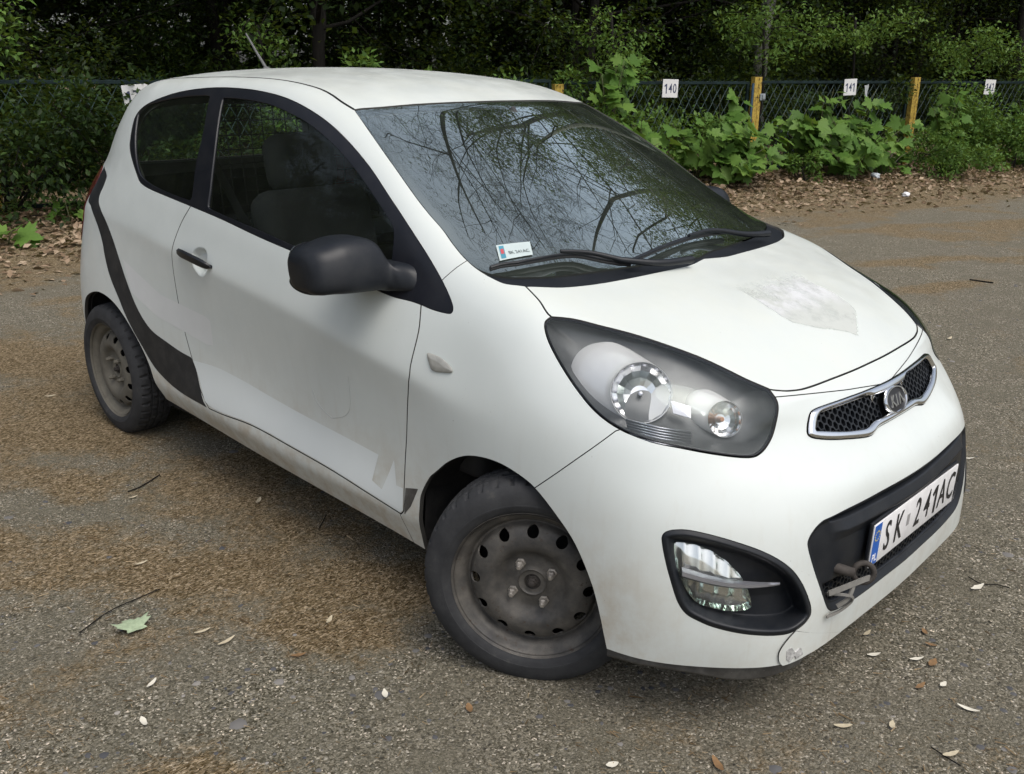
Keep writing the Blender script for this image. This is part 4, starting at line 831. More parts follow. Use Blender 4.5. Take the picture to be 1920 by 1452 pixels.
hexes(gfull, .0105, .0022, .014, pl_up, M_BLACK, 'honeycomb', sur, lambda u, v: u*u/.062**2+(v-.695)**2/.036**2 < 1)
# oval badge
bp, bn = on_front(0, .692); BF_ = Matrix.Translation(bp+bn*.004) @ Matrix((Vector((0, 1, 0)), bn.cross(Vector((0, 1, 0))), bn)).transposed().to_4x4()
bm = bmesh.new(); lathe(bm, [(1, 0), (1, .006), (.97, .009), (.90, .009), (.87, .006), (.87, .004)], 48, BF_ @ Matrix.Diagonal((.060, .034, 1, 1))); badge = bm_obj('badge', bm, M_CHROME, car, auto=40)
bm = bmesh.new(); lathe(bm, [(.88, .0045), (.6, .0058), (0, .0065)], 48, BF_ @ Matrix.Diagonal((.060, .034, 1, 1))); bm_obj('badge_face', bm, M_INK, badge, smooth=True)
def letters(name, txt, size, depth, M, mat, parent, sx=1.0):
    V, F = text_mesh(txt, size, depth, sx); V = np.array([(M @ Vector(v))[:] for v in V]); return mesh_obj(name, V, F, mat, parent)
def glyph(name, ch, size, depth, M, mat, parent, sx):
    if ch != '1': return letters(name, ch, size, depth, M, mat, parent, sx)
    h = size*.36; w = size*.105; return strokes(name, [(.03*size, -h, .03*size, h), (.03*size-w*.3, h-w*.45, -.16*size, h*.45)], w, depth*2, M, mat, parent)
def strokes(name, segs, w, depth, M, mat, parent):
    bm = bmesh.new()
    for (x0, y0, x1, y1) in segs:
        d = Vector((x1-x0, y1-y0, 0)); L = d.length; ang = math.atan2(d.y, d.x)
        box(bm, Vector(((x0+x1)/2, (y0+y1)/2, 0)), (L, w, depth), Matrix.Rotation(ang, 3, 'Z'))
    bm.transform(M); return bm_obj(name, bm, mat, parent)
strokes('badge_letters', [(-.034, -.014, -.030, .014), (-.031, .000, -.016, .0145), (-.029, .002, -.013, -.0145), (-.005, -.014, -.002, .014), (.008, -.014, .018, .014), (.018, .014, .030, -.014)], .0052, .004, BF_ @ Matrix.Translation((0, 0, .0075)), M_CHROME, badge)

# ---- lower grille: black panel, slot, honeycomb, plate
S = LG.copy()
for _ in range(2): S.refine(np.linalg.norm(S.P[S.T]-S.P[np.roll(S.T, 1, 1)], axis=2).max(1) > .008)
cv = curve('lower_grille', (0, 17)); ff = -S.field(cv); ff = np.where(np.abs(S.P[:, 1]) < .03, np.minimum(.541-S.P[:, 2], S.P[:, 2]-.273), ff)
z = S.P[:, 2]; bev = np.clip(ff/.016, 0, 1)
mesh_zone = np.clip((.362-z)/.006, 0, 1)*np.clip((ff-.020)/.005, 0, 1)*np.clip((.43-np.abs(S.P[:, 1]))/.01, 0, 1)
slot = np.clip(1-np.abs(z-.517)/.007, 0, 1)*np.clip((.40-np.abs(S.P[:, 1]))/.02, 0, 1)
S.P = S.P-np.array([1, 0, 0])*(.012*bev+.030*mesh_zone+.028*slot-.012*np.clip(1-np.abs(z-.485)/.025, 0, 1)*np.clip((.40-np.abs(S.P[:, 1]))/.05, 0, 1))[:, None]; S.renormal()
lower = S.both().solid(.02).make('lower_grille', M_BLACK, car)
mz = np.array([(-.425, .352), (-.40, .315), (-.38, .302), (-.3, .297), (.3, .297), (.38, .302), (.40, .315), (.425, .352)])
def pl_lo(u, v):
    p, n = on_front(u, v); return (p-Vector((.016, 0, 0)))[:], (1, 0, 0)
hexes(mz, .0115, .0022, .024, pl_lo, M_BLACK, 'honeycomb', lower)
# number plate
px = on_front(0, .41)[0].x+.012
PT, PB = Vector((.678, 0, .468)), Vector((.675, 0, .357)); up = (PT-PB).normalized(); nrm = Vector((0, 1, 0)).cross(up).normalized()
PM = Matrix.Translation((PT+PB)/2+nrm*.004) @ Matrix((Vector((0, 1, 0)), up, nrm)).transposed().to_4x4()
bm = bmesh.new(); box(bm, (0, 0, 0), (.520, .114, .004), bevel=.0018, seg=2); bm.transform(PM); plate = bm_obj('number_plate', bm, M_PLATE, car, auto=40)
bm = bmesh.new(); box(bm, (-.2385, 0, .0022), (.038, .108, .001)); bm.transform(PM); bm_obj('blue_band', bm, M_PLATEBLUE, plate)
letters('country_code', 'PL', .030, .0004, PM @ Matrix.Translation((-.2385, -.036, .0032)), M_WHITEINK, plate, .9)
bm = bmesh.new()
for k in range(12):
    a = k*math.pi/6; c = Vector((-.2385+.0125*math.cos(a), .024+.0125*math.sin(a), .0030)); prism(bm, [(.0026*(1 if j % 2 == 0 else .42)*math.sin(j*math.pi/5), .0026*(1 if j % 2 == 0 else .42)*math.cos(j*math.pi/5)) for j in range(10)], .0004, Matrix.Translation(c))
bm.transform(PM); bm_obj('star_ring', bm, plain('plate_yellow', (.75, .60, .06), .5), plate)
xs = [-.190, -.135, -.030, .020, .072, .118, .176, .231]
for ch, x in zip('SK241AC', [-.176, -.110, .006, .066, .118, .166, .224]):
    glyph('plate_letter', ch, .112, .0004, PM @ Matrix.Translation((x, -.002, .0030)), M_INK, plate, .66)
bm = bmesh.new(); box(bm, (-.052, 0, .0024), (.016, .032, .0008)); bm.transform(PM); bm_obj('inspection_sticker', bm, plain('dull_foil', (.36, .36, .36), .5, .3), plate)
bm = bmesh.new(); box(bm, (0, 0, 0), (.532, .126, .008), bevel=.003); bm.transform(PM @ Matrix.Translation((0, 0, -.006))); bm_obj('plate_holder', bm, M_BLACK, plate, auto=40)

# ---- tow eye tied with straps, on the right of the lower grille
bm = bmesh.new(); tube(bm, [(.58, -.385, .392), (.655, -.362, .386), (.682, -.345, .380)], [.013, .013, .011], 12)
R = Matrix.Translation((.694, -.318, .374)) @ frame((.62, -.75, .15))
tp = [(R @ Vector((.0235*math.cos(a), .0235*math.sin(a), 0))) for a in np.linspace(0, 2*math.pi, 25)]
tube(bm, tp, .0070, 10, False); tow = bm_obj('tow_eye', bm, M_TOW, car, smooth=True)
def strap(name, pts, w, t=.0022):
    bm = bmesh.new(); pts = [Vector(p) for p in pts]; rings = []
    for i, p in enumerate(pts):
        d = (pts[min(i+1, len(pts)-1)]-pts[max(i-1, 0)]).normalized(); n = Vector((1, -.3, .2)); n = (n-d*n.dot(d)).normalized(); sdv = d.cross(n)
        rings.append([bm.verts.new(p+sdv*w+n*t), bm.verts.new(p+sdv*w-n*t), bm.verts.new(p-sdv*w-n*t), bm.verts.new(p-sdv*w+n*t)])
    for A, B in zip(rings[:-1], rings[1:]):
        for k in range(4): bm.faces.new((A[k], A[(k+1) % 4], B[(k+1) % 4], B[k]))
    bm.faces.new(rings[0]); bm.faces.new(rings[-1]); bmesh.ops.recalc_face_normals(bm, faces=bm.faces[:]); return bm_obj(name, bm, M_STRAP, tow, auto=50)
strap('strap', crom([(.660, -.415, .346), (.684, -.375, .358), (.704, -.330, .366), (.706, -.308, .362), (.694, -.304, .350)], False, 5), .0062)
strap('strap', crom([(.690, -.350, .360), (.690, -.375, .330), (.676, -.398, .312)], False, 5), .0048)
strap('strap', crom([(.652, -.405, .338), (.684, -.395, .345), (.696, -.372, .335), (.690, -.355, .312), (.676, -.380, .292), (.664, -.420, .288)], False, 5), .0032)

# ---- lower black lip, torn corner flap
bm = bmesh.new(); rows = []
pts = [(.30, -.765), (.38, -.735), (.48, -.672), (.565, -.595), (.612, -.52), (.635, -.42), (.645, -.28), (.65, 0)]; pts = pts+[(x, -y) for x, y in pts[:-1]][::-1]
pts = crom(pts, False, 4); m_ = len(pts)
for i, (x, y) in enumerate(pts):
    t = np.array(pts[min(i+1, m_-1)])-np.array(pts[max(i-1, 0)]); n = np.array([-t[1], t[0]])/np.linalg.norm(t)
    if n@np.array([x, y]) < 0: n = -n
    lo = .148+.018*min(1, max(0, (abs(y)-.60)/.1)) if abs(y) > .42 else .172
    rows.append([bm.verts.new((x+n[0]*d, y+n[1]*d, z_)) for d, z_ in ((-.02, .225), (-.008, .20), (-.006, lo+.008), (-.012, lo), (-.04, lo))])
for A, B in zip(rows[:-1], rows[1:]):
    for k in range(4): bm.faces.new((A[k], B[k], B[k+1], A[k+1]))
bmesh.ops.recalc_face_normals(bm, faces=bm.faces[:]); bm_obj('front_lip', bm, M_SKIRT, car, auto=40)
fl = ALLSIDE.copy(); cf = poly('Q', crom([(.158, .064), (.143, .050), (.130, .033), (.122, .015), (.124, -.006), (.134, -.02), (.30, -.03), (.30, .02), (.20, .05)], True, 5, (0, 5, 6, 7)))
near = fl.field(cf)[fl.T].min(1) < .03; fl = fl.sub(near); fl.carve(cf, 0, 3); fl = fl.sub(fl.field(cf, True) < 0)
a = dom('Q', fl.P)[:, 0]; lift = .0050*np.clip((.20-a)/.06, 0, 1)+.0003
fl = fl.shift(lift); fl.solid(.004).make('torn_flap', M_PAINT, car)
film('scraped_paint', poly('Q', [(.138, .020), (.15, .026), (.160, .012), (.175, .02), (.182, .002), (.166, -.006), (.160, .004), (.150, -.012), (.140, -.004)]), plain('scraped_primer', (.36, .36, .35), .8, var=.5, scale=120), .0062, both=False)

# ---- side indicator, door handle
for s in (1, -1):
    S = ALLSIDE.copy(); cv = curve('indicator'); S = S.sub(S.field(cv)[S.T].min(1) < .03); S.carve(cv, 0, 3); S = S.sub(S.field(cv, True) < 0); f = -S.field(cv)
    S.P = S.P+S.N*(.003+.005*np.sqrt(np.clip(f/.012, 0, 1)))[:, None]; S.renormal(); S = S.solid(.006); (S if s == 1 else S.mirror()).make('side_indicator', M_INDIC, car)
    bm = bmesh.new(); n = 16; rings = []
    for i in range(n+1):
        t = i/n; x = -1.622+.230*t; z = .876-.020*t+.006*math.sin(math.pi*t)
        p, nn = on_side(x, z); p = p+nn*(.004+.026*math.sin(math.pi*min(1, max(0, t)))**.55); hw = .0155*(1-(2*t-1)**8*.65); tk = .007
        rings.append([bm.verts.new(Vector((v.x, v.y*s, v.z))) for v in (p+Vector((0, 0, hw)), p+nn*tk+Vector((0, 0, hw*.55)), p+nn*tk-Vector((0, 0, hw*.55)), p-Vector((0, 0, hw)), p-nn*tk-Vector((0, 0, hw*.6)), p-nn*tk+Vector((0, 0, hw*.6)))])
    for A, B in zip(rings[:-1], rings[1:]):
        for k in range(6): bm.faces.new((A[k], A[(k+1) % 6], B[(k+1) % 6], B[k]))
    bm.faces.new(rings[0]); bm.faces.new(rings[-1]); bmesh.ops.recalc_face_normals(bm, faces=bm.faces[:]); bm_obj('door_handle', bm, M_BLACK, car, auto=50)

# ---- mirrors
def superell(bm, c, r, e, n=28, m=16, warp=None):
    sg = lambda v, p: math.copysign(abs(v)**p, v); rings = []
    for i in range(m+1):
        th = -math.pi/2+math.pi*i/m; row = []
        for k in range(n):
            ph = 2*math.pi*k/n; v = Vector((r[0]*sg(math.cos(th), e)*sg(math.cos(ph), e), r[1]*sg(math.cos(th), e)*sg(math.sin(ph), e), r[2]*sg(math.sin(th), e)))
            if warp: v = warp(v)
            row.append(bm.verts.new(Vector(c)+v))
        rings.append(row)
    for A, B in zip(rings[:-1], rings[1:]):
        for k in range(n): bm.faces.new((A[k], A[(k+1) % n], B[(k+1) % n], B[k]))
    bmesh.ops.remove_doubles(bm, verts=bm.verts[:], dist=1e-5); bmesh.ops.recalc_face_normals(bm, faces=bm.faces[:])
for s in (1, -1):
    # one shell from the door corner to the outer end: (y, centre x, centre z, half depth, half height)
    SEC = crom([(-.690, -.475, .952, .078, .040), (-.725, -.492, .954, .082, .037), (-.748, -.520, .957, .080, .037), (-.760, -.543, .970, .081, .052), (-.774, -.553, .986, .083, .065), (-.815, -.556, .993, .084, .070), (-.875, -.558, .994, .082, .068), (-.915, -.564, .990, .076, .061), (-.945, -.573, .985, .070, .056), (-.960, -.580, .980, .058, .046), (-.967, -.586, .977, .036, .030)], False, 4)
    bm = bmesh.new(); rings = []; n = 36
    for y, cx, cz, rx, rz in SEC:
        ring = []
        for k in range(n):
            a = 2*math.pi*k/n; ca, sa = math.cos(a), math.sin(a); e = .46
            dx, dz = rx*math.copysign(abs(ca)**e, ca), rz*math.copysign(abs(sa)**e, sa)
            if dz > 0: dx *= 1-.18*(dz/rz)**1.5
            ring.append(bm.verts.new((cx+dx-.010*(dz/rz), y*s, cz+dz)))
        rings.append(ring)
    for A, B in zip(rings[:-1], rings[1:]):
        for k in range(n): bm.faces.new((A[k], A[(k+1) % n], B[(k+1) % n], B[k]))
    bm.faces.new(rings[0]); bm.faces.new(rings[-1]); bmesh.ops.recalc_face_normals(bm, faces=bm.faces[:])
    mr = bm_obj('side_mirror', bm, M_BLACK, car, auto=50)
    bm = bmesh.new(); rings = []
    for y, cx, cz, rx, rz in SEC[14:-3]:
        rings.append([bm.verts.new((cx+rx*.98*math.cos(a), y*s, cz-rz*.62+rz*.46*math.sin(a))) for a in np.linspace(0, 2*math.pi, 24, endpoint=False)])
    for A, B in zip(rings[:-1], rings[1:]):
        for k in range(24): bm.faces.new((A[k], A[(k+1) % 24], B[(k+1) % 24], B[k]))
    bm.faces.new(rings[0]); bm.faces.new(rings[-1]); bmesh.ops.recalc_face_normals(bm, faces=bm.faces[:]); bm_obj('mirror_base', bm, M_MATT, mr, smooth=True)
    bm = bmesh.new(); prism(bm, [(.085*math.copysign(abs(math.cos(a))**.6, math.cos(a)), .055*math.copysign(abs(math.sin(a))**.6, math.sin(a))) for a in np.linspace(0, 2*math.pi, 28, endpoint=False)], .003, Matrix.Translation((-.646, -.868*s, .992)) @ Matrix(((0, 0, 1), (1, 0, 0), (0, 1, 0))).to_4x4())
    bm_obj('mirror_glass', bm, M_REFLECT, mr)

# ---- wipers, washer line, permit sticker, aerial
def along_glass(pts, lift, name, rad, mat, parent=car, n=6, flat=None):
    bm = bmesh.new(); P = []
    for x, y in crom(pts, False, 5):
        p, nn = on_glass(x, y); P.append(p+nn*lift)
    tube(bm, P, rad, n); return bm_obj(name, bm, mat, parent, auto=60)
for bl, ar in (('wiperR', 'wiperRarm'), ('wiperL', 'wiperLarm')):
    w = along_glass(CURVES[bl][1], .009, 'wiper', .0055, M_RUBBERSEAL)
    along_glass(CURVES[bl][1], .016, 'wiper_blade', .0042, M_BLACK, w)
    k = len(CURVES[ar][1]); rad = list(np.linspace(.005, .011, (k-1)*5+1)); along_glass(CURVES[ar][1], .024, 'wiper_arm', rad, M_BLACK, w, 8)
S = WS_B.copy(); cvv = poly('T', crom(CURVES['vignette'][1], True, 4, (0, 1, 2, 3)))
for _ in range(3): S.refine(np.abs(S.field(cvv)[S.T]).min(1) < .02)
S.split(S.field(cvv)); S = S.sub(S.field(cvv, True) < 0)
vg = S.shift(.0004).make('permit_sticker', plain('sticker_paper', (.44, .51, .50), .4, var=.06), car)
P4 = np.array(CURVES['vignette'][1]); o4, ux, uy = P4[0], P4[1]-P4[0], P4[3]-P4[0]
def sticker_patch(name, u0, v0, u1, v1, mat):
    q = [o4+ux*u+uy*v for u, v in ((u0, v0), (u1, v0), (u1, v1), (u0, v1))]; V = [tuple(on_glass(*p)[0]+on_glass(*p)[1]*.0014) for p in q]; mesh_obj(name, V, [(0, 1, 2, 3)], mat, vg)
sticker_patch('sticker_band', .06, .10, .20, .90, plain('sticker_teal', (.05, .22, .30), .5)); sticker_patch('sticker_emblem', .085, .30, .175, .62, plain('sticker_red', (.45, .06, .07), .5))
p0 = o4+ux*.60+uy*.62; pp, pn = on_glass(*p0); ax = (on_glass(*(p0+ux*.1))[0]-pp).normalized(); ay = pn.cross(ax)
letters('sticker_text', 'SK 241AC', .0165, .0001, Matrix.Translation(pp+pn*.0016) @ Matrix((ax, ay, pn)).transposed().to_4x4(), plain('sticker_ink', (.10, .12, .12), .5), vg, .85)
bm = bmesh.new(); a0 = on_top(-2.243, 0)[0]; lathe(bm, [(.022, -.004), (.020, .006), (.010, .016), (0, .018)], 20, Matrix.Translation(a0)); tube(bm, [a0+Vector((0, 0, .008)), a0+Vector((-.07, 0, .075)), a0+Vector((-.145, 0, .152))], [.0065, .005, .0036], 8); bm_obj('aerial', bm, plain('aerial_rubber', (.10, .10, .10), .6), car, auto=50)
# ghost outline of a peeled shield on the door
bm = bmesh.new()
for seg in ([(-.867, .556), (-.852, .525), (-.819, .499), (-.767, .484)], [(-.767, .484), (-.706, .507), (-.675, .534), (-.663, .571), (-.655, .648)]):
    tube(bm, [on_side(x, z)[0]+on_side(x, z)[1]*.0002 for x, z in crom(seg, False, 5)], .0008, 5)
bm_obj('sticker_residue', bm, plain('residue', (.40, .41, .40), .7), car)

# ---- wheel housings, underside, engine bay
for arch, yi, cx in ((FA, .40, -.02), (RA, .46, -2.31)):
    for s in (1, -1):
        bm = bmesh.new(); c = np.array([cx, .30]); A = np.array(arch); A = c+(A-c)*1.035; A = A[A[:, 1] > .215]; n = len(A)
        r0 = [bm.verts.new((p[0], -.752*s, p[1])) for p in A]; r1 = [bm.verts.new((p[0], -yi*s, p[1])) for p in A]
        for i in range(n-1): bm.faces.new((r0[i], r0[i+1], r1[i+1], r1[i]))
        bm.faces.new(r1); bm_obj('wheel_liner', bm, M_MATT, car)
bm = bmesh.new(); box(bm, (-1.16, 0, .255), (1.50, 1.46, .07)); box(bm, (-2.40, 0, .36), (.90, .86, .10)); box(bm, (.05, 0, .28), (.95, .76, .10)); box(bm, (-2.78, 0, .35), (.16, 1.2, .06)); bm_obj('underbody', bm, M_MATT, car)
bm = bmesh.new(); box(bm, (.08, 0, .52), (.50, .76, .38), bevel=.03); box(bm, (.47, 0, .45), (.10, .9, .34), bevel=.02); bm_obj('engine_bay', bm, M_MATT, car)

# ---- cabin
trim = REST.both().shift(-.030); cz = trim.cen()[0]; keep = (cz[:, 0] < -.25) & (cz[:, 2] > .30)
t_hi = trim.sub(keep & (cz[:, 2] > 1.02)); t_lo = trim.sub(keep & (cz[:, 2] <= 1.02))
for t_, mt in ((t_hi, M_TRIMGREY), (t_lo, M_TRIMDARK)): Surf(t_.P, -t_.N, t_.T[:, ::-1]).make('cabin_lining', mt, car)
for s in (0, 1):
    q = DOOR.shift(-.035); q = q.mirror() if s else q; Surf(q.P, -q.N, q.T[:, ::-1]).make('door_card', M_TRIMDARK, car)
bm = bmesh.new(); box(bm, (-.42, 0, .84), (.52, 1.30, .16), bevel=.05, seg=3); box(bm, (-.40, 0, .60), (.30, 1.3, .40), bevel=.03); bm_obj('dashboard', bm, M_TRIMDARK, car, auto=50)
bm = bmesh.new(); R = Matrix.Translation((-.74, .36, .86)) @ Matrix.Rotation(math.radians(-66), 4, 'Y')
tube(bm, [R @ Vector((.172*math.cos(a), .172*math.sin(a), 0)) for a in np.linspace(0, 2*math.pi, 33)], .010, 8, False); lathe(bm, [(0, .02), (.06, .015), (.07, -.02), (0, -.03)], 20, R)
for a in (0, math.pi, -math.pi/2): tube(bm, [R @ Vector((.05*math.cos(a), .05*math.sin(a), 0)), R @ Vector((.175*math.cos(a), .175*math.sin(a), 0))], .014, 6)
bm_obj('steering_wheel', bm, M_TRIMDARK, car, auto=50)
for y in (-.36, .36):
    bm = bmesh.new(); box(bm, (-1.06, y, .52), (.50, .48, .16), bevel=.06, seg=4)
    box(bm, (-1.36, y, .80), (.15, .46, .58), Matrix.Rotation(math.radians(-16), 3, 'Y'), bevel=.065, seg=4); st = bm_obj('front_seat', bm, M_SEAT, car, auto=60)
    bm = bmesh.new(); box(bm, (-1.475, y, 1.165), (.12, .27, .20), Matrix.Rotation(math.radians(-12), 3, 'Y'), bevel=.055, seg=4); bm_obj('headrest', bm, M_SEAT, st, auto=60)
bm = bmesh.new()
for k in range(23): y = -.55+k*.05; tube(bm, [(-1.70, y, .90), (-1.735, y, 1.36)], .0022, 5)
for k in range(10): z = .90+k*.05; x = -1.70-.035*(z-.90)/.46; tube(bm, [(x, -.56, z), (x, .56, z)], .0022, 5)
tube(bm, [(-1.70, -.57, .90), (-1.70, .57, .90)], .008, 6); tube(bm, [(-1.737, -.54, 1.365), (-1.737, .54, 1.365)], .008, 6)
bm_obj('cargo_barrier', bm, plain('barrier_wire', (.02, .02, .02), .5), car)
bm = bmesh.new(); box(bm, (-2.2, 0, .80), (.95, 1.15, .04)); bm_obj('load_floor', bm, M_TRIMDARK, car)
for s in (-1, 1):
    bm = bmesh.new(); q = [Vector((-1.60, .64*s, 1.20)), Vector((-1.50, .60*s, 1.0)), Vector((-1.30, .52*s, .72))]
    rings = [[bm.verts.new(p+Vector((0, 0, .0))+Vector((.024, 0, .012))), bm.verts.new(p-Vector((.024, 0, .012)))] for p in q]
    for A, B in zip(rings[:-1], rings[1:]): bm.faces.new((A[0], A[1], B[1], B[0]))
    bm_obj('seat_belt', bm, M_TRIMDARK, car)
    bm = bmesh.new(); tube(bm, [(-1.600, .668*s, 1.02), (-1.625, .635*s, 1.16), (-1.655, .590*s, 1.33)], .016, 8); bm_obj('pillar_trim', bm, M_TRIMGREY, car, smooth=True)
bm = bmesh.new(); box(bm, (-.74, .02, 1.285), (.03, .20, .06), bevel=.012); tube(bm, [(-.74, .02, 1.30), (-.79, .02, 1.36)], .01, 8); bm_obj('interior_mirror', bm, M_TRIMDARK, car, auto=50)
# ---------------------------------------------------------------- wheels: steel rims with round holes, worn tyres
TW = .165
def tyre_mesh():
    n = 336; half = TW/2
    prof = [(.198, -.066), (.203, -.0725), (.212, -.0785), (.222, -.0808), (.2225, -.0818), (.2265, -.0820), (.227, -.0814), (.246, -.0800), (.261, -.074), (.2705, -.066), (.276, -.060), (.2785, -.048), (.280, -.035), (.2802, -.030), (.274, -.0285), (.274, -.0235), (.2808, -.022), (.2815, -.006), (.2745, -.0045)]
    prof = prof+[(r, -a) for r, a in prof[::-1]]
    V = []; F = []
    for k in range(n):
        th = 2*math.pi*k/n
        for j, (r, a) in enumerate(prof):
            tread = abs(a) < .068 and r > .268
            if tread and r > .2745:
                sh = abs(a) > .040
                ph = (k+(int(abs(a)*260) if not sh else 0)*(1 if a > 0 else -1)) % 12
                if (sh and k % 8 < 2) or (not sh and ph < 2): r -= .0065
            V.append((r*math.cos(th), a, r*math.sin(th)))
    m = len(prof)
    for k in range(n):
        for j in range(m-1): F.append((k*m+j, k*m+j+1, ((k+1) % n)*m+j+1, ((k+1) % n)*m+j))
    return np.array(V), F
def rim_surf():
    """Disc and barrel as a turned surface; outer face towards -y; twelve round holes pierced."""
    prof = [(.020, -.042), (.030, -.043), (.033, -.046), (.036, -.043), (.060, -.040), (.070, -.041), (.078, -.046), (.088, -.056), (.098, -.062), (.110, -.0635), (.124, -.061), (.137, -.055), (.146, -.048), (.151, -.036), (.154, -.030), (.1585, -.031), (.162, -.038), (.166, -.046), (.171, -.052), (.178, -.057), (.184, -.063), (.1885, -.070), (.1905, -.0735), (.1915, -.071), (.1900, -.066), (.186, -.064)]
    n = 144; P = []; 
    pr = crom(prof, False, 3)
    for k in range(n):
        th = 2*math.pi*k/n
        for r, a in pr: P.append((r*math.cos(th), a, r*math.sin(th)))
    P = [(x*1.06, a, z_*1.06) for x, a, z_ in P]; m = len(pr); T = []
    for k in range(n):
        k2 = (k+1) % n
        for j in range(m-1):
            a, b, c, d = k*m+j, k*m+j+1, k2*m+j+1, k2*m+j; T += [(a, b, c), (a, c, d)]
    S = Surf(np.array(P), np.zeros((len(P), 3)), np.array(T)).renormal()
    if S.N[np.argmin(S.P[:, 1]), 1] > 0: S.T = S.T[:, ::-1]; S.renormal()
    for h in range(12):
        a = 2*math.pi*(h+.35)/12; c = np.array([.1447*math.cos(a), .1447*math.sin(a)])
        near = lambda: np.linalg.norm(S.P[:, [0, 2]]-c, axis=1)
        for _ in range(1): S.refine((np.abs(near()[S.T]-.0148).min(1) < .006))
        f = near()-.0148; f = np.where(np.linalg.norm(S.P[:, [0, 2]], axis=1) < .164, f, 1); S.split(f)
        g = np.linalg.norm(S.P[S.T].mean(1)[:, [0, 2]]-c, axis=1); S = S.sub(g > .0148)
    return S
_tv, _tf = tyre_mesh(); _rim = rim_surf(); _rim = _rim.plus(_rim.lip(.004, skip_mid=False))
def nut(bm, M, r=.0105, h=.020):
    lathe(bm, [(r*1.25, 0), (r*1.25, .004), (r, .005), (r, h*.62), (r*.78, h*.7), (r*.72, h), (r*.5, h*1.1), (0, h*1.12)], 6, M)
proto = {}
def wheel(loc, side, steer, dusty, spin, flat=0):
    w = bpy.data.objects.new('wheel', None); COL.objects.link(w); w.parent = car; w.location = loc
    w.rotation_euler = (0, 0, steer+(math.pi if side > 0 else 0))
    q = Matrix.Rotation(spin, 4, 'Y')
    def add(name, V, F, mat, N=None, smooth=True):
        V = np.array([(q @ Vector(v))[:] for v in V])
        return mesh_obj(name, V, F, mat, w, smooth=smooth)
    tv = _tv.copy(); t = add('tyre', tv, _tf, M_TYRE)
    co = np.array([v.co[:] for v in t.data.vertices]); sq = np.clip((-co[:, 2]-.262)/.02, 0, 1); co[:, 2] = np.maximum(co[:, 2], -.272); co[:, 1] *= 1+.05*sq
    t.data.vertices.foreach_set('co', co.astype(np.float32).ravel()); t.data.set_sharp_from_angle(angle=math.radians(38))
    rm = add('rim', _rim.P, _rim.T, M_RIMD if dusty else M_RIM); rm.data.set_sharp_from_angle(angle=math.radians(45))
    bm = bmesh.new(); lathe(bm, [(.150, -.055), (.150, -.030), (.030, -.030), (.0, -.030)], 48, Matrix.Rotation(math.pi/2, 4, 'X')); lathe(bm, [(.166, -.14), (.166, -.03)], 48, Matrix.Rotation(math.pi/2, 4, 'X'))
    bm_obj('brake_drum', bm, M_MATT, w, smooth=True)
    for k in range(4):
        a = math.pi/2*k+.35+spin; bm = bmesh.new()
        nut(bm, Matrix.Translation((.0575*math.cos(a), -.040, .0575*math.sin(a))) @ Matrix.Rotation(math.pi/2, 4, 'X'), .0105, .027); bm_obj('wheel_nut', bm, M_RIMD if dusty else M_NUT, w, auto=40)
    bm = bmesh.new(); nut(bm, Matrix.Translation((0, -.036, 0)) @ Matrix.Rotation(math.pi/2, 4, 'X'), .013, .020); lathe(bm, [(.030, .032), (.028, .038), (.0, .036)], 24, Matrix.Rotation(math.pi/2, 4, 'X')); bm_obj('hub_nut', bm, M_TOW, w, auto=40)
ST = math.radians(32)
wheel((.032, -.722, .267), -1, ST, False, .2); wheel((-2.385, -.700, .270), -1, 0, True, .5)
wheel((.0, .705, .270), 1, ST, False, .9); wheel((-2.385, .700, .270), 1, 0, True, .1)
# ---------------------------------------------------------------- fence: yellow posts, framed diamond mesh panels, number signs
def m_post():
    b = NB('yellow_paint'); n = b.noise(26, 7, .72); c = b.ramp(n, (.36, (.085, .055, .02)), (.46, (.34, .23, .045)), (.62, (.46, .33, .065)), (.80, (.36, .28, .10)))
    return b.done(b.bsdf(c, .7, 0, .3, 0, b.bump(n, .4, .004)))
M_POST = m_post(); M_FENCE = plain('dark_green_paint', (.010, .020, .021), .75, spec=.15, var=.4, scale=9); M_BLUE = plain('blue_paint', (.03, .065, .11), .6, var=.35, scale=12)
M_SIGNINK = plain('sign_ink', (.04, .05, .10), .6)
M_SIGN = plain('sign_white', (.62, .62, .61), .5, var=.08, scale=6)
fence = thing('mesh_fence', 'long low fence of dark diamond mesh panels between yellow posts, half hidden by plants', 'fence')
RZ = math.atan2(FD[1], FD[0]); Z0, Z1 = .22, 1.375
def fm(s, off=0, z=0):
    x, y = fence_xy(s, off); return Matrix.Translation((x, y, z)) @ Matrix.Rotation(RZ, 4, 'Z')      # local x runs along the fence, -y faces the lot
first = None
for k, s in enumerate(np.arange(-12.4, 28, 3.1)):
    if first is None:
        bm = bmesh.new(); box(bm, (0, -.02, .72), (.125, .012, 1.44), bevel=.003); box(bm, (-.056, .02, .72), (.012, .07, 1.44), bevel=.003); box(bm, (.056, .02, .72), (.012, .07, 1.44), bevel=.003); box(bm, (.018, -.029, .72), (.020, .008, 1.43), bevel=.002); first = bm_obj('fence_post', bm, M_POST, fence)
        p = first
    else: p = first.copy(); COL.objects.link(p)
    x, y = fence_xy(s); p.matrix_world = fm(s, .03, float(ground_z(x, y))-.15-(.09 if abs(s+3.1) < .1 else 0)) @ Matrix.Rotation(rng.uniform(-.012, .012), 4, 'Y')
L = 2.92
bm = bmesh.new()
for z in (Z0, Z1): box(bm, (0, 0, z), (L, .035, .035), bevel=.003)
for x in (-L/2+.018, L/2-.018): box(bm, (x, 0, (Z0+Z1)/2), (.035, .034, Z1-Z0-.036), bevel=.003)
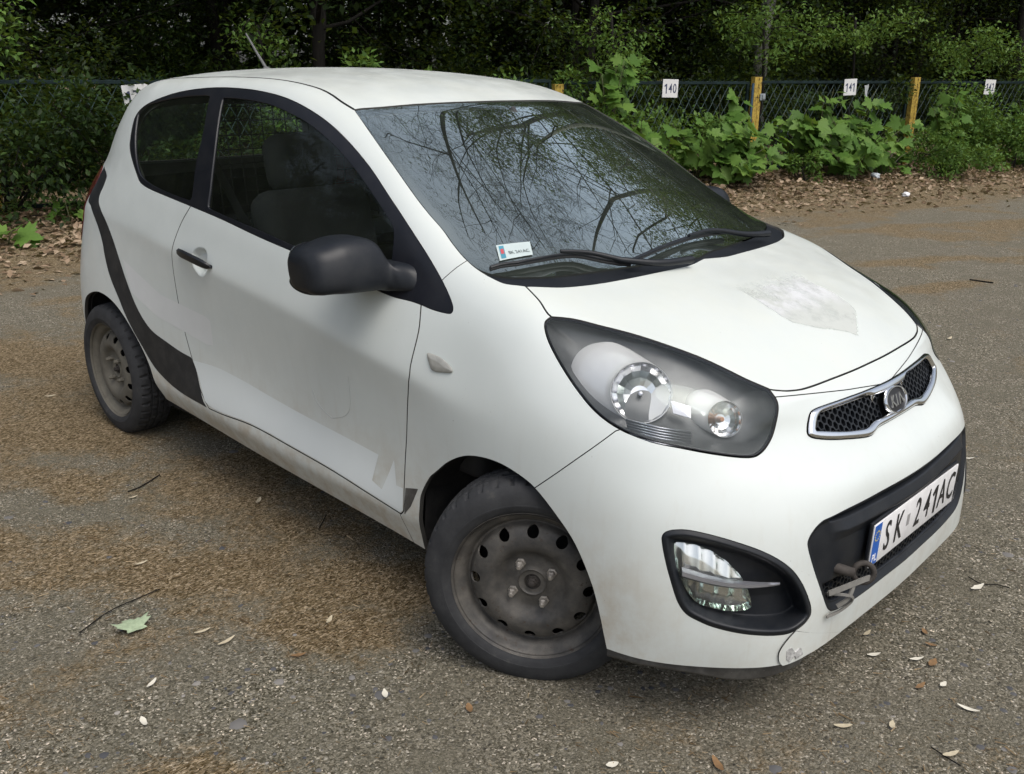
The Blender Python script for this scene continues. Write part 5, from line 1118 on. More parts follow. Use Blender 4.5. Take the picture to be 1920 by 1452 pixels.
for i in range(24):                                               # little open loops along the top rail
    x = -L/2+.12+i*(L-.24)/23
    tube(bm, [(x-.045, 0, Z1+.055), (x-.042, 0, Z1+.035), (x-.024, 0, Z1+.018), (x+.024, 0, Z1+.018), (x+.042, 0, Z1+.035), (x+.045, 0, Z1+.055)], .0035, 4)
frame_me = bm
fr0 = bm_obj('panel_frame', bm, M_FENCE, fence)
bm = bmesh.new(); w, hgt = .132, .235; nx_, nz_ = int((L-.07)/w), int(round((Z1-Z0-.035)/hgt)); x0 = -(nx_*w)/2; hgt = (Z1-Z0-.035)/nz_
for i in range(nx_):
    for j in range(nz_):
        a = x0+i*w; z = Z0+.0175+j*hgt; o_ = .004*((i+j) % 2)
        for p in (((a, o_, z), (a+w/2, o_, z+hgt/2)), ((a+w, -o_, z), (a+w/2, -o_, z+hgt/2)), ((a+w/2, o_, z+hgt/2), (a, o_, z+hgt)), ((a+w/2, -o_, z+hgt/2), (a+w, -o_, z+hgt))):
            tube(bm, p, .0036, 4, False)
mp0 = bm_obj('diamond_mesh', bm, plain('teal_wire', (.045, .078, .080), .6, var=.4, scale=9), fence, kind='stuff')
bt0 = None
for k, s in enumerate(np.arange(-10.85, 26.5, 3.1)):
    for q in (fr0, mp0):
        p = q if k == 0 else q.copy()
        if k: COL.objects.link(p)
        x, y = fence_xy(s); p.matrix_world = fm(s, -.03, float(ground_z(x, y))-.16)
for s in (-.085,):
    bm = bmesh.new(); tube(bm, [(0, 0, .12), (0, 0, 1.36)], .017, 10); p = bm_obj('blue_tube', bm, M_BLUE, fence, auto=50); p.matrix_world = fm(s, .05, .0)
bm = bmesh.new(); box(bm, (0, 0, 0), (.09, .02, .09), bevel=.006); box(bm, (.01, -.014, 0), (.05, .02, .06), bevel=.005); p = bm_obj('hinge_plate', bm, plain('galvanised', (.28, .31, .33), .5, .5), fence); p.matrix_world = fm(.075, .075, 1.18)
for s, z, txt, lab, rot in ((-1.45, 1.295, '140', 'white number sign 140 on the fence, left of the yellow post with the blue tube', .02), (1.74, 1.305, '141', 'white number sign 141 on the mesh between the two yellow posts', -.03),
                            (4.78, 1.30, '142', 'white number sign 142 at the far right end of the fence', .03), (-7.93, 1.235, '138', 'white number sign cut off by the rear of the car roof', -.08)):
    M = fm(s, .035, z) @ Matrix.Rotation(rot, 4, 'Y') @ Matrix.Rotation(math.pi/2, 4, 'X')
    sg = thing('number_sign', lab, 'sign', M.translation, 0, 'number signs on the fence')
    bm = bmesh.new(); box(bm, (0, 0, 0), (.245, .225, .006), bevel=.002); bm.transform(Matrix.Translation(-M.translation) @ M); bm_obj('sign_plate', bm, M_SIGN, sg)
    for j, ch in enumerate(txt): glyph('sign_number', ch, .165, .0006, Matrix.Translation(-M.translation) @ M @ Matrix.Translation((-.068+.068*j, -.005, .0038)), M_SIGNINK, sg, .72)
    bm = bmesh.new()
    for x in (-.085, .085): tube(bm, [(x, .085, 0), (x, .085, -.05)], .004, 5)
    bm.transform(Matrix.Translation(-M.translation) @ M); bm_obj('wire_tie', bm, M_FENCE, sg)
# torn rag of plastic on the mesh
bm = bmesh.new(); n = 7; vs_ = []
for i in range(n):
    t = i/(n-1); wd = .05*(1-t)**.5+.02*math.sin(7*t); vs_.append([bm.verts.new((-.02+.06*t-wd*.6, -.015*math.sin(9*t), -.30*t)), bm.verts.new((-.02+.06*t, .02*math.sin(5*t)-.02, -.30*t)), bm.verts.new((-.02+.06*t+wd*.7, -.015*math.cos(8*t), -.30*t+.02))])
for A, B in zip(vs_[:-1], vs_[1:]):
    for k in range(2): bm.faces.new((A[k], A[k+1], B[k+1], B[k]))
rag = bm_obj('plastic_rag', bm, plain('thin_plastic', (.42, .44, .45), .45), smooth=True); rag.matrix_world = fm(2.08, .03, 1.33); tag(rag, 'torn grey strip of plastic film caught in the mesh right of sign 141', 'rag')
# ---------------------------------------------------------------- plants
def m_leaf(name, dark, mid, light, trans=.35, rough=.5, spec=.18):
    b = NB(name); tone = b.n('Attribute', {'attribute_name': 'tone'}).outputs['Fac']
    oi = b.n('ObjectInfo').outputs['Random']; t = b.math('ADD', tone, b.math('MULTIPLY', b.math('SUBTRACT', oi, .5), .25), True)
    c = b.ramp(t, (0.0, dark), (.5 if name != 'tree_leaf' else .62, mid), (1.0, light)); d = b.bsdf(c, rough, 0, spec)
    tr = b.n('BsdfTranslucent'); b.set(tr, 'Color', b.mix(.5, c, (.22, .30, .03), 'MULTIPLY' if False else 'MIX'))
    m = b.n('MixShader'); b.set(m, '0', trans); b.set(m, '1', d); b.t.links.new(tr.outputs[0], m.inputs[2]); return b.done(m.outputs[0])
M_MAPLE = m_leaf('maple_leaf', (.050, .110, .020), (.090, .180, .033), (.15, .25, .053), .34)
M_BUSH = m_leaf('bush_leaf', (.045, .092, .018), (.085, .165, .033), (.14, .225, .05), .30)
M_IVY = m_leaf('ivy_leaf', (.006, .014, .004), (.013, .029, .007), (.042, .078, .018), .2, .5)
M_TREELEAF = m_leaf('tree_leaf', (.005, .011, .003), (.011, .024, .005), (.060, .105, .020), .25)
def m_bark(name, a, c2):
    b = NB(name); o = b.obj(); n = b.noise(1, 7, .7, vec=b.n('Mapping', Vector=o, Scale=(16, 16, 3)).outputs[0]); c = b.ramp(n, (.3, a), (.7, c2))
    return b.done(b.bsdf(c, .9, 0, .2, 0, b.bump(n, .8, .03)))
M_BARK = m_bark('bark', (.007, .0065, .0055), (.020, .018, .015)); M_PALEBARK = m_bark('pale_bark', (.085, .085, .075), (.19, .19, .165)); M_STEM = plain('green_stem', (.07, .075, .03), .7)
# leaf outlines: x across, y along the blade from the stalk, unit length
MAPLE = [(0, 0), (.16, -.06), (.40, -.04), (.34, .12), (.60, .22), (.50, .36), (.68, .52), (.42, .54), (.36, .66), (.20, .60), (.17, .80), (0, 1.02)]
def maple_mesh(seed):
    r = random.Random(seed); half = [(x*r.uniform(.9, 1.1), y) for x, y in MAPLE]
    V = [(0, .30, 0)]; out = half+[(-x, y) for x, y in half[-2:0:-1]]
    for x, y in out: V.append((x, y, .10*abs(x)-.22*(y-.3)**2*(1 if y > .3 else .3)+.06*math.sin(9*x+seed)*abs(x)))
    n = len(out); F = [(0, 1+i, 1+(i+1) % n) for i in range(n)]; return np.array(V), F
def leaf_cloud(name, P, D, S, mat, parent=None, shape='oval', tone=None, seed=0, roll=1.0, kind=None):
    """Many leaves in one mesh. P positions, D blade directions, S lengths."""
    g = np.random.default_rng(seed)
    if shape == 'oval': base = np.array([(0, 0, 0), (.26, .38, .07), (0, 1, -.05), (-.26, .38, .07), (0, .42, -.02)]); F0 = np.array([(0, 1, 4), (1, 2, 4), (2, 3, 4), (3, 0, 4)])
    elif shape == 'tri': base = np.array([(0, 0, 0), (.34, .45, .06), (0, 1, -.06), (-.34, .45, .06)]); F0 = np.array([(0, 1, 2), (0, 2, 3)])
    else: V, F = maple_mesh(seed); base = V; F0 = np.array(F)
    n = len(P); D = D/np.linalg.norm(D, axis=1, keepdims=True)
    up = np.array([0, 0, 1.0])+g.normal(0, .45*roll, (n, 3)); X = np.cross(D, up); X /= np.linalg.norm(X, axis=1, keepdims=True)+1e-9; Z = np.cross(X, D)
    V = P[:, None]+S[:, None, None]*(base[None, :, :1]*X[:, None]+base[None, :, 1:2]*D[:, None]+base[None, :, 2:]*Z[:, None])
    F = (F0[None]+(np.arange(n)*len(base))[:, None, None]).reshape(-1, 3)
    o = mesh_obj(name, V.reshape(-1, 3), F, mat, parent, kind=kind)
    t = g.random(n) if tone is None else tone
    a = o.data.attributes.new('tone', 'FLOAT', 'POINT'); a.data.foreach_set('value', np.repeat(t, len(base)).astype(np.float32)); return o
def rdir(g, n, down=0):
    d = g.normal(0, 1, (n, 3)); d[:, 2] = d[:, 2]*.6-down; return d
def copy_tree(o, parent=None):
    c = o.copy(); COL.objects.link(c)
    if parent is not None: c.parent = parent
    for ch in list(o.children): copy_tree(ch, c)
    return c

# maple seedlings: every leaf an object, sharing four leaf meshes
LEAFM = []
for k in range(5):
    V, F = maple_mesh(k); me = bpy.data.meshes.new('maple_leaf'); me.from_pydata([tuple(v) for v in V], [], F); me.polygons.foreach_set('use_smooth', np.ones(len(F), bool)); me.materials.append(M_MAPLE)
    a = me.attributes.new('tone', 'FLOAT', 'POINT'); a.data.foreach_set('value', np.full(len(V), .25+.15*k, np.float32)); LEAFM.append(me)
def sapling(label, s, off, h, n, size, spread, group='maple seedlings along the fence', xy=None, lean=.25):
    x, y = fence_xy(s, off) if xy is None else xy
    t = thing('maple_sapling', label, 'sapling', (x, y, float(ground_z(x, y))), rng.uniform(0, 6), group)
    bm = bmesh.new(); tips = []
    for j in range(max(1, n//9)):
        a = rng.uniform(0, 2*math.pi); sp = spread*rng.uniform(.25, 1); hh = h*rng.uniform(.6, 1)
        p0 = Vector((rng.uniform(-.08, .08), rng.uniform(-.08, .08), 0)); p2 = Vector((sp*math.cos(a), sp*math.sin(a), hh)); p1 = (p0+p2)/2+Vector((-.1*math.cos(a)*sp, -.1*math.sin(a)*sp, .12*hh))
        tube(bm, crom([p0, p1, p2], False, 3), [.008, .0075, .007, .006, .005, .004, .003][:7], 5); tips.append((p0, p1, p2))
    bm_obj('stem', bm, M_STEM, t, smooth=True)
    for i in range(n):
        p0, p1, p2 = tips[i % len(tips)]; u = rng.uniform(.22, 1.0)**.8; c = p0*(1-u)**2+p1*2*u*(1-u)+p2*u*u
        a = rng.uniform(0, 2*math.pi); lot = Vector((FN[0], FN[1], 0)) if xy is None else Vector((.3, -.9, 0)); lot.rotate(Matrix.Rotation(-t.rotation_euler.z, 3, 'Z')); d = (Vector((math.cos(a), math.sin(a), rng.uniform(-.6, .1)))+lot*.35).normalized(); pos = c+d*rng.uniform(.03, .13)
        l = bpy.data.objects.new('leaf', LEAFM[rng.randrange(5)]); COL.objects.link(l); l.parent = t
        nrm = (Vector((0, 0, .75))+lot*(.75 if xy is None else .3)+Vector((rng.gauss(0, .35), rng.gauss(0, .35), rng.gauss(0, .2)))).normalized(); X = d.cross(nrm).normalized(); Z = X.cross(d); sz = size*rng.uniform(.6, 1.15)
        l.matrix_local = Matrix.Translation(pos) @ Matrix((X, d, Z)).transposed().to_4x4() @ Matrix.Scale(sz, 4)
    return t
for lab, s, off, h, n, size, sp in (
 ('tall maple seedling climbing past the left edge of sign 140', -2.45, .22, 1.60, 60, .19, .45),
 ('broad maple seedling below sign 140', -1.30, .50, .95, 80, .20, .65),
 ('low maple seedling at the foot of the post with the blue tube, on its left', -.55, .65, .85, 64, .20, .55),
 ('leafy maple seedling just right of the post with the blue tube', .60, .55, .95, 80, .21, .58),
 ('broad pale maple seedling under the mesh between the two yellow posts', 1.25, .70, .85, 84, .20, .72),
 ('maple seedling below sign 141', 1.95, .45, .95, 64, .18, .60),
 ('maple seedling in front of the second yellow post', 2.65, .45, .70, 34, .15, .50),
 ('maple seedling right of the second yellow post', 3.45, .40, 1.25, 70, .18, .6),
 ('low maple seedling seen over the right end of the windscreen', -2.35, .75, .85, 64, .20, .65),
 ('maple seedling behind the windscreen pillar', -3.3, .55, .95, 46, .17, .6),
 ('maple shoot hanging over the rail left of sign 141', 1.25, .12, 1.42, 22, .14, .25),
 ('low maple seedling spreading on the litter under sign 140', -1.05, .85, .55, 56, .19, .6),
 ('low maple seedling spreading on the litter right of the post with the blue tube', .95, .95, .50, 56, .19, .6),
 ('low maple seedling spreading on the litter below sign 141', 1.75, .80, .55, 50, .18, .6),
 ('tall maple seedling touching the mesh midway between the two yellow posts', 1.55, .25, 1.15, 60, .19, .5),
 ('tall maple seedling touching the mesh left of the post with the blue tube', -.75, .28, 1.15, 60, .19, .5),
 ('maple seedling over the windscreen pillar, below the third yellow post', -2.9, .85, .85, 60, .20, .7),
 ('maple seedling nearest the right edge of the picture', 5.6, .30, 1.0, 40, .15, .6)): sapling(lab, s, off, h, n, size, sp)
sapling('small bright green maple seedling among dead leaves left of the car', 0, 0, .16, 6, .24, .16, 'maple seedlings among the dead leaves', (-7.15, .35))
sapling('single green maple seedling in the leaf litter, close behind the rear of the car', 0, 0, .18, 4, .22, .12, 'maple seedlings among the dead leaves', (-7.55, 1.0))

def bush(name, label, cat, s, off, r, n, size, mat, seed, group=None, shape='oval', xy=None, lift=.0, tilt=.0):
    g = np.random.default_rng(seed); x, y = fence_xy(s, off) if xy is None else xy
    t = thing(name, label, cat, (x, y, float(ground_z(x, y))), 0, group)
    # several overlapping lobes, leaves mostly near their skin
    nl = max(4, int(n/260)); lc = np.stack([g.normal(0, .42*r[0], nl), g.normal(0, .42*r[0], nl), np.abs(g.normal(.45, .28, nl))*r[1]+lift], 1); lr = g.uniform(.25, .48, nl)*min(r)
    k = g.integers(0, nl, n); d = g.normal(0, 1, (n, 3)); d /= np.linalg.norm(d, axis=1, keepdims=True)
    P = lc[k]+d*(lr[k]*g.uniform(.55, 1.08, n))[:, None]; P[:, 2] = np.abs(P[:, 2])
    leaf_cloud('foliage', P, d+rdir(g, n, .3)*.7, g.uniform(.6, 1.2, n)*size, mat, t, shape, np.clip(g.normal(.5, .22, n)+(lr[k]-.3)*.2, 0, 1), seed, kind='stuff')
    bm = bmesh.new()
    for j in range(min(nl, 14)): tube(bm, [(g.normal(0, .05), g.normal(0, .05), -.03), tuple(lc[j]*[.5, .5, .6]+g.normal(0, .04, 3)), tuple(lc[j])], [.012, .008, .004], 5)
    bm_obj('stem', bm, M_BARK, t, smooth=True); return t
for i, (lab, s, off, r, n, size, mat) in enumerate((
 ('low feathery green bush on the litter edge, in front of the second yellow post', 2.75, .95, (.62, .55), 3200, .055, M_BUSH),
 ('small leafy clump at the foot of the yellow post with the blue tube', .05, .95, (.28, .38), 900, .06, M_BUSH),
 ('small bright clump on the litter near the right edge of the picture', 4.35, .95, (.42, .36), 1300, .06, M_BUSH),
 ('bushy shrub under sign 142', 4.75, .40, (.80, .92), 4000, .075, M_BUSH),
 ('bushy shrub right of the second yellow post, reaching the rail', 3.75, .30, (.75, 1.35), 4200, .075, M_BUSH),
 ('shrub covering the fence at the right edge of the picture', 6.2, .35, (1.0, 1.3), 5200, .075, M_BUSH),
 ('low shrub behind the windscreen, under the third yellow post', -3.0, .5, (.7, .95), 3000, .07, M_BUSH),
 ('shrub reaching above the rail behind sign 141', 2.9, -.35, (.55, 1.55), 2600, .07, M_TREELEAF),
 ('shrub behind the mesh under sign 140', -1.6, -.45, (.75, 1.15), 3000, .08, M_BUSH),
 ('shrub behind the mesh between the two yellow posts', 1.2, -.55, (.8, 1.0), 3000, .08, M_IVY),
 ('dark ivy shrub on the fence at the left edge of the picture', -9.2, .25, (.85, 1.25), 4200, .075, M_IVY),
 ('dark ivy shrub on the fence under the cut off number sign', -8.0, .25, (.80, 1.25), 4200, .075, M_IVY),
 ('dark shrub on the fence just behind the tail of the car', -7.0, .30, (.75, 1.15), 3800, .075, M_IVY),
 ('dark shrub on the fence seen through the side windows', -5.9, .30, (.80, 1.2), 3800, .075, M_BUSH),
 ('dark shrub on the fence seen through the windscreen', -4.5, .35, (.85, 1.15), 3800, .075, M_BUSH),
 ('dark ivy shrub beyond the left edge of the picture', -10.6, .25, (.9, 1.3), 3400, .075, M_IVY),
 ('shrub on the fence beyond the right edge of the picture', 8.2, .3, (1.0, 1.25), 3400, .075, M_BUSH))): bush('shrub', lab, 'shrub', s, off, r, n, size, mat, 100+i, 'shrubs along the fence')
# ---------------------------------------------------------------- wood behind the fence
def grow(seed, height, r0, lean=.04, first=.35, levels=3, kids=(9, 6, 5), spread=.75, up=.25):
    """Branch skeleton: list of (points, radii); and twig-end points."""
    g = random.Random(seed); B = []; tips = []
    def limb(p, d, L, r, lev):
        n = 6 if lev == 0 else 4; pts = [p.copy()]; rad = [r]; q = p.copy(); dd = d.copy()
        for i in range(n):
            j = .06 if lev == 0 else .15
            dd = (dd+Vector((g.gauss(0, j), g.gauss(0, j), g.gauss(0, j)+(0 if lev == 0 else up*.25)))).normalized(); q = q+dd*(L/n); pts.append(q.copy()); rad.append(max(.004, r*(1-.75*(i+1)/n) if lev else r*(1-.72*(i+1)/n)))
        B.append((pts, rad, lev))
        if lev >= levels: tips.extend([(pts[k], dd) for k in range(1, n+1)]); return
        for k in range(kids[lev]):
            t = g.uniform(first, 1.0) if lev == 0 else g.uniform(.25, 1.0); f = t*n; i = min(n-1, int(f)); u = f-i
            c = pts[i].lerp(pts[i+1], u); base = (pts[i+1]-pts[i]).normalized(); a = Vector((g.gauss(0, 1), g.gauss(0, 1), g.gauss(0, .5))); a = (a-base*a.dot(base)).normalized()
            nd = (base*(1-spread)+a*spread+Vector((0, 0, up*.5))).normalized(); limb(c, nd, L*g.uniform(.34, .55)*(1-.35*t if lev == 0 else .9), rad[i]*g.uniform(.34, .50), lev+1)
    limb(Vector((0, 0, -.2)), Vector((g.gauss(0, lean), g.gauss(0, lean), 1)).normalized(), height, r0, 0); return B, tips
def tree_proto(seed, height, r0, nleaf, size, leafmat, bark, **kw):
    B, tips = grow(seed, height, r0, **kw); bm = bmesh.new()
    for pts, rad, lev in B: tube(bm, pts, rad, (10, 6, 5, 3, 3)[lev], False)
    t = bpy.data.objects.new('tree', None); COL.objects.link(t)
    bm_obj('trunk', bm, bark, t, smooth=True)
    g = np.random.default_rng(seed); n = nleaf; k = g.integers(0, len(tips), n); P = np.array([tips[i][0][:] for i in k])+g.normal(0, .28, (n, 3))
    leaf_cloud('crown', P, rdir(g, n, .35), g.uniform(.6, 1.2, n)*size, leafmat, t, 'tri', np.clip(g.normal(.45, .25, n), 0, 1), seed, kind='stuff'); return t
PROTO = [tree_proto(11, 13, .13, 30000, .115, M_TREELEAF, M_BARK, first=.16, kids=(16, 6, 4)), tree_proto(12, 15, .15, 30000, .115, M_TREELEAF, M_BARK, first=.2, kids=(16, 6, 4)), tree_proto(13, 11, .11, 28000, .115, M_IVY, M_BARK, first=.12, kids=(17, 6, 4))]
pale = tree_proto(21, 14, .15, 24000, .11, M_TREELEAF, M_PALEBARK, first=.25, kids=(14, 6, 4))
def put(o, s, off, rz, sc_, label, group=None):
    x, y = fence_xy(s, off); o.location = (x, y, 0); o.rotation_euler = (0, 0, rz); o.scale = (sc_,)*3; tag(o, label, 'tree', group)
put(pale, 2.75, -3.0, .6, .95, 'tree with pale grey trunk behind the fence, left of sign 141')
used = [False]*3
tg = random.Random(5)
spots = []
for row, (off, n) in enumerate(((-4.6, 9), (-6.2, 9), (-7.4, 9), (-10.5, 9), (-14.5, 9), (-19, 9))):
    for i in range(-6, n+5):
        s = -17+i*(4.2+.35*row)-1.2*row+tg.uniform(-1.1, 1.1)
        if abs(s-2.75) < 1.2 and row < 2: s += 1.6
        spots.append((s, off+tg.uniform(-.8, .8)))
for i, (s, off) in enumerate(spots):
    k = i % 3; o = PROTO[k] if not used[k] else copy_tree(PROTO[k]); used[k] = True
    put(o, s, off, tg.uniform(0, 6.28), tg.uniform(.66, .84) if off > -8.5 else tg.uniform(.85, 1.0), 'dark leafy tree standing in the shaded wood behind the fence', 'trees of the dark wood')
# young bright trees at the edge of the wood, leaning over the fence
for i, (s, off, z, n, r, lab) in enumerate(((-9.35, -.2, 2.0, 700, .55, 'bright leafy branch tip hanging in at the top left corner of the picture'), (1.2, -1.3, 2.25, 1500, .85, 'young bright leaved tree above the post with the blue tube'),
        (3.4, -1.6, 2.35, 1500, .9, 'young bright leaved tree above the second yellow post'), (5.6, -1.0, 2.2, 1700, .9, 'young bright leaved tree above sign 142'), (-1.2, -1.8, 2.3, 900, .8, 'thin young tree above sign 140'), (-6.3, -1.6, 2.0, 350, .45, 'small bright sapling top seen left of the aerial'))):
    x, y = fence_xy(s, off); t = thing('young_tree', lab, 'tree', (x, y, 0), 0, 'young trees at the edge of the wood'); gq_ = np.random.default_rng(600+i); nb = 9; tips_ = []
    bm = bmesh.new(); tube(bm, crom([(0, 0, -.1), (.06, .05, z*.5), (.02, -.03, z)], False, 3), .022, 7)
    for k in range(nb):
        a = 2*math.pi*k/nb+gq_.uniform(0, .6); q = np.array([math.cos(a), math.sin(a), gq_.uniform(-.2, .5)])*r*gq_.uniform(.6, 1.1); p0 = np.array([.03, 0, z*gq_.uniform(.7, 1.0)]); tube(bm, crom([p0, p0+q*.5+[0, 0, .12], p0+q], False, 3), .008, 5); tips_.append((p0, q))
    bm_obj('trunk', bm, M_BARK, t, smooth=True)
    k = gq_.integers(0, nb, n); u = gq_.uniform(.3, 1.05, n)[:, None]; P = np.array([tips_[j][0] for j in k])+np.array([tips_[j][1] for j in k])*u+gq_.normal(0, .10, (n, 3)); leaf_cloud('crown', P, rdir(gq_, n, .5), gq_.uniform(.05, .095, n), M_BUSH, t, 'oval', np.clip(gq_.normal(.6, .25, n), 0, 1), 600+i, kind='stuff')
# understorey in the wood
u0 = None
for i in range(48):
    s = -15+i*.85+tg.uniform(-.5, .5); off = -2.0-tg.random()*7.5
    if u0 is None: u0 = bush('undergrowth_shrub', 'dark shrub growing in the shade of the wood behind the fence', 'shrub', s, off, (1.2, 1.9), 6500, .085, M_TREELEAF, 400, 'undergrowth of the wood'); continue
    c = copy_tree(u0); x, y = fence_xy(s, off); c.location = (x, y, .1); c.rotation_euler = (0, 0, tg.uniform(0, 6.28)); z = tg.uniform(.8, 1.35); c.scale = (z, z, z*tg.uniform(.8, 1.15))
# sparse tall trees whose bare limbs show in the windscreen
R0 = tree_proto(31, 17, .11, 900, .07, M_TREELEAF, M_BARK, first=.28, levels=4, kids=(15, 7, 6, 4), spread=.60, up=.22); R1 = tree_proto(33, 18, .11, 900, .07, M_TREELEAF, M_BARK, first=.25, levels=4, kids=(15, 7, 6, 4), spread=.62, up=.2)
for o, (x, y), rz, lab in ((R0, (-9.8, 17.5), .3, 'tall thinly leaved tree mirrored in the middle of the windscreen'), (R1, (-11.5, 14.0), 2.0, 'tall thinly leaved tree mirrored at the left of the windscreen'), (None, (-8.6, 22.0), 4.0, 'tall thinly leaved tree mirrored at the right of the windscreen'), (None, (-13.5, 9.0), 1.2, 'tall thinly leaved tree rising behind the car roof')):
    if o is None: o = copy_tree(R0 if rz > 3 else R1)
    o.location = (x, y, 0); o.rotation_euler = (0, 0, rz); o.scale = (1.55,)*3; tag(o, lab, 'tree')
# the wood closes up further back
n = 125000; gw = np.random.default_rng(9); s_ = gw.uniform(-50, 80, n); o_ = -np.where(gw.random(n) < .5, gw.uniform(24, 31, n), gw.uniform(11, 16, n)); z_ = gw.random(n)**.9*np.where(o_ < -20, 13, 6)
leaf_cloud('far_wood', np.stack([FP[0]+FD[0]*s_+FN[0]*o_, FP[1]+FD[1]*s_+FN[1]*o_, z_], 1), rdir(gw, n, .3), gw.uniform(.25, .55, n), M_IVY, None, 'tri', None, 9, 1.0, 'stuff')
# ---------------------------------------------------------------- dead leaves, crumbs, stones and other litter on the ground
g = np.random.default_rng(77)
M_DEAD = m_leaf('dead_leaf', (.09, .058, .034), (.25, .175, .115), (.42, .33, .235), .12, .8)
M_CRUMB = m_leaf('catkin_crumb', (.075, .05, .027), (.20, .142, .08), (.44, .345, .22), .1, .9)
M_PEB = plain('stone', (.10, .10, .105), .8, var=.75, scale=7)
n = 34000; s = g.uniform(-14, 9, n); off = np.abs(g.normal(0, 1, n))*np.where(s < -5, 1.55, 1.15)+.15-.9*(g.random(n) < .25); x = FP[0]+FD[0]*s+FN[0]*off; y = FP[1]+FD[1]*s+FN[1]*off
keep = g.random(n) < np.clip((3.6-off)/2.2, 0, 1); x, y = x[keep], y[keep]; n = len(x); z = ground_z(x, y)+g.uniform(.004, .05, n)*np.clip(1.2-off[keep]/2.6, .2, 1)
leaf_cloud('leaf_litter', np.stack([x, y, z], 1), np.stack([g.normal(0, 1, n), g.normal(0, 1, n), g.normal(0, .28, n)], 1), g.uniform(.04, .105, n), M_DEAD, None, 'oval', None, 5, 1.0, 'stuff')
def scatter(n, box_, dens):
    P = np.zeros((0, 2))
    while len(P) < n:
        q = np.stack([g.uniform(box_[0], box_[1], n), g.uniform(box_[2], box_[3], n)], 1); w = dens(q[:, 0], q[:, 1]); P = np.vstack([P, q[g.random(n) < w]])
    return P[:n]
camd = lambda x, y: np.hypot(x-CAM[0], y-CAM[1])
# crumbs: slivers of catkin and bark, thick in the brown drifts
P = scatter(75000, (-6.5, 2.4, -2.6, 8.5), lambda x, y: np.clip(debris(x, y)**1.5+.035, 0, 1)*np.clip(2.6/camd(x, y), 0, 1)**1.5)
m = len(P); h = g.normal(.55, .9, m); D = np.stack([np.cos(h), np.sin(h), g.normal(0, .12, m)], 1); L = g.gamma(3.0, .0030, m)+.003
base = np.array([(-.5, -.05, 0), (.5, -.03, 0), (.45, .05, .0), (-.45, .06, .05)]); X = D/np.linalg.norm(D, axis=1, keepdims=True); Y = np.cross([0, 0, 1.0], X); Z = np.cross(X, Y)
Pz = np.column_stack([P, ground_z(P[:, 0], P[:, 1])+g.uniform(.0015, .006, m)])
V = Pz[:, None]+L[:, None, None]*(base[None, :, :1]*X[:, None]+base[None, :, 1:2]*Y[:, None]+base[None, :, 2:]*Z[:, None])
cr = mesh_obj('catkin_crumbs', V.reshape(-1, 3), (np.arange(m)[:, None]*4+np.arange(4)).astype(int), M_CRUMB, kind='stuff'); a = cr.data.attributes.new('tone', 'FLOAT', 'POINT'); a.data.foreach_set('value', np.repeat(np.clip(g.beta(1.6, 2.2, m), 0, 1), 4).astype(np.float32))
# stones bedded in the asphalt
P = scatter(7000, (-5, 2.6, -2.6, 7), lambda x, y: np.clip(1.1-debris(x, y)*1.4, .05, 1)*np.clip(2.4/camd(x, y), 0, 1)**1.6)
m = len(P); oc = np.array([(1, 0, 0), (.45, .85, .1), (-.5, .8, 0), (-1, .05, .1), (-.4, -.85, 0), (.55, -.8, .05), (.2, .1, .55), (-.3, -.15, .5)]); OF = np.array([(0, 1, 6), (1, 2, 6), (2, 7, 6), (2, 3, 7), (3, 4, 7), (4, 5, 7), (5, 6, 7), (5, 0, 6)])
sz = g.gamma(1.7, .0026, m)+.002; an = g.uniform(0, 6.28, m); c_, s_ = np.cos(an), np.sin(an); st = g.uniform(.6, 1.3, m)
V = np.stack([P[:, :1]+sz[:, None]*(oc[None, :, 0]*c_[:, None]-oc[None, :, 1]*st[:, None]*s_[:, None]), P[:, 1:]+sz[:, None]*(oc[None, :, 0]*s_[:, None]+oc[None, :, 1]*st[:, None]*c_[:, None]), -.001+sz[:, None]*oc[None, :, 2]*.55], -1)
def m_stones():
    b = NB('loose_stones'); t = b.n('Attribute', {'attribute_name': 'tone'}).outputs['Fac']; c = b.ramp(t, (0.0, (.045, .047, .053)), (.45, (.095, .094, .094)), (.75, (.19, .18, .165)), (1.0, (.38, .35, .31))); return b.done(b.bsdf(c, .8, 0, .3))
so = mesh_obj('loose_stones', V.reshape(-1, 3), (OF[None]+(np.arange(m)*8)[:, None, None]).reshape(-1, 3), m_stones(), kind='stuff'); a = so.data.attributes.new('tone', 'FLOAT', 'POINT'); a.data.foreach_set('value', np.repeat(np.clip(g.beta(1.3, 2.0, m), 0, 1), 8).astype(np.float32))
# single leaves and seeds one can point at
def on_ground(u, v):
    d = _f+_r*(u-960)/1736.15-_u*(v-726)/1736.15; t = -CAM[2]/d[2]; return CAM[:2]+t*d[:2]
def flake(name, label, cat, xy, L, w, h, mat, curl=.15, group=None, seed=0):
    r = random.Random(seed); bm = bmesh.new(); n = 7; rows = []
    for i in range(n):
        t = i/(n-1); ww = w*math.sin(math.pi*min(.97, max(.06, t)))**.7*r.uniform(.8, 1.1); zz = curl*L*(2*t-1)**2*.5+.004
        rows.append([bm.verts.new(((t-.5)*L, -ww/2, zz+curl*ww*.5)), bm.verts.new(((t-.5)*L, 0, zz)), bm.verts.new(((t-.5)*L, ww/2, zz+curl*ww*.6))])
    for A, B in zip(rows[:-1], rows[1:]):
        for k in range(2): bm.faces.new((A[k], B[k], B[k+1], A[k+1]))
    o = bm_obj(name, bm, mat, smooth=True); o.location = (xy[0], xy[1], float(ground_z(xy[0], xy[1]))+.001); o.rotation_euler = (0, 0, h); return tag(o, label, cat, group)
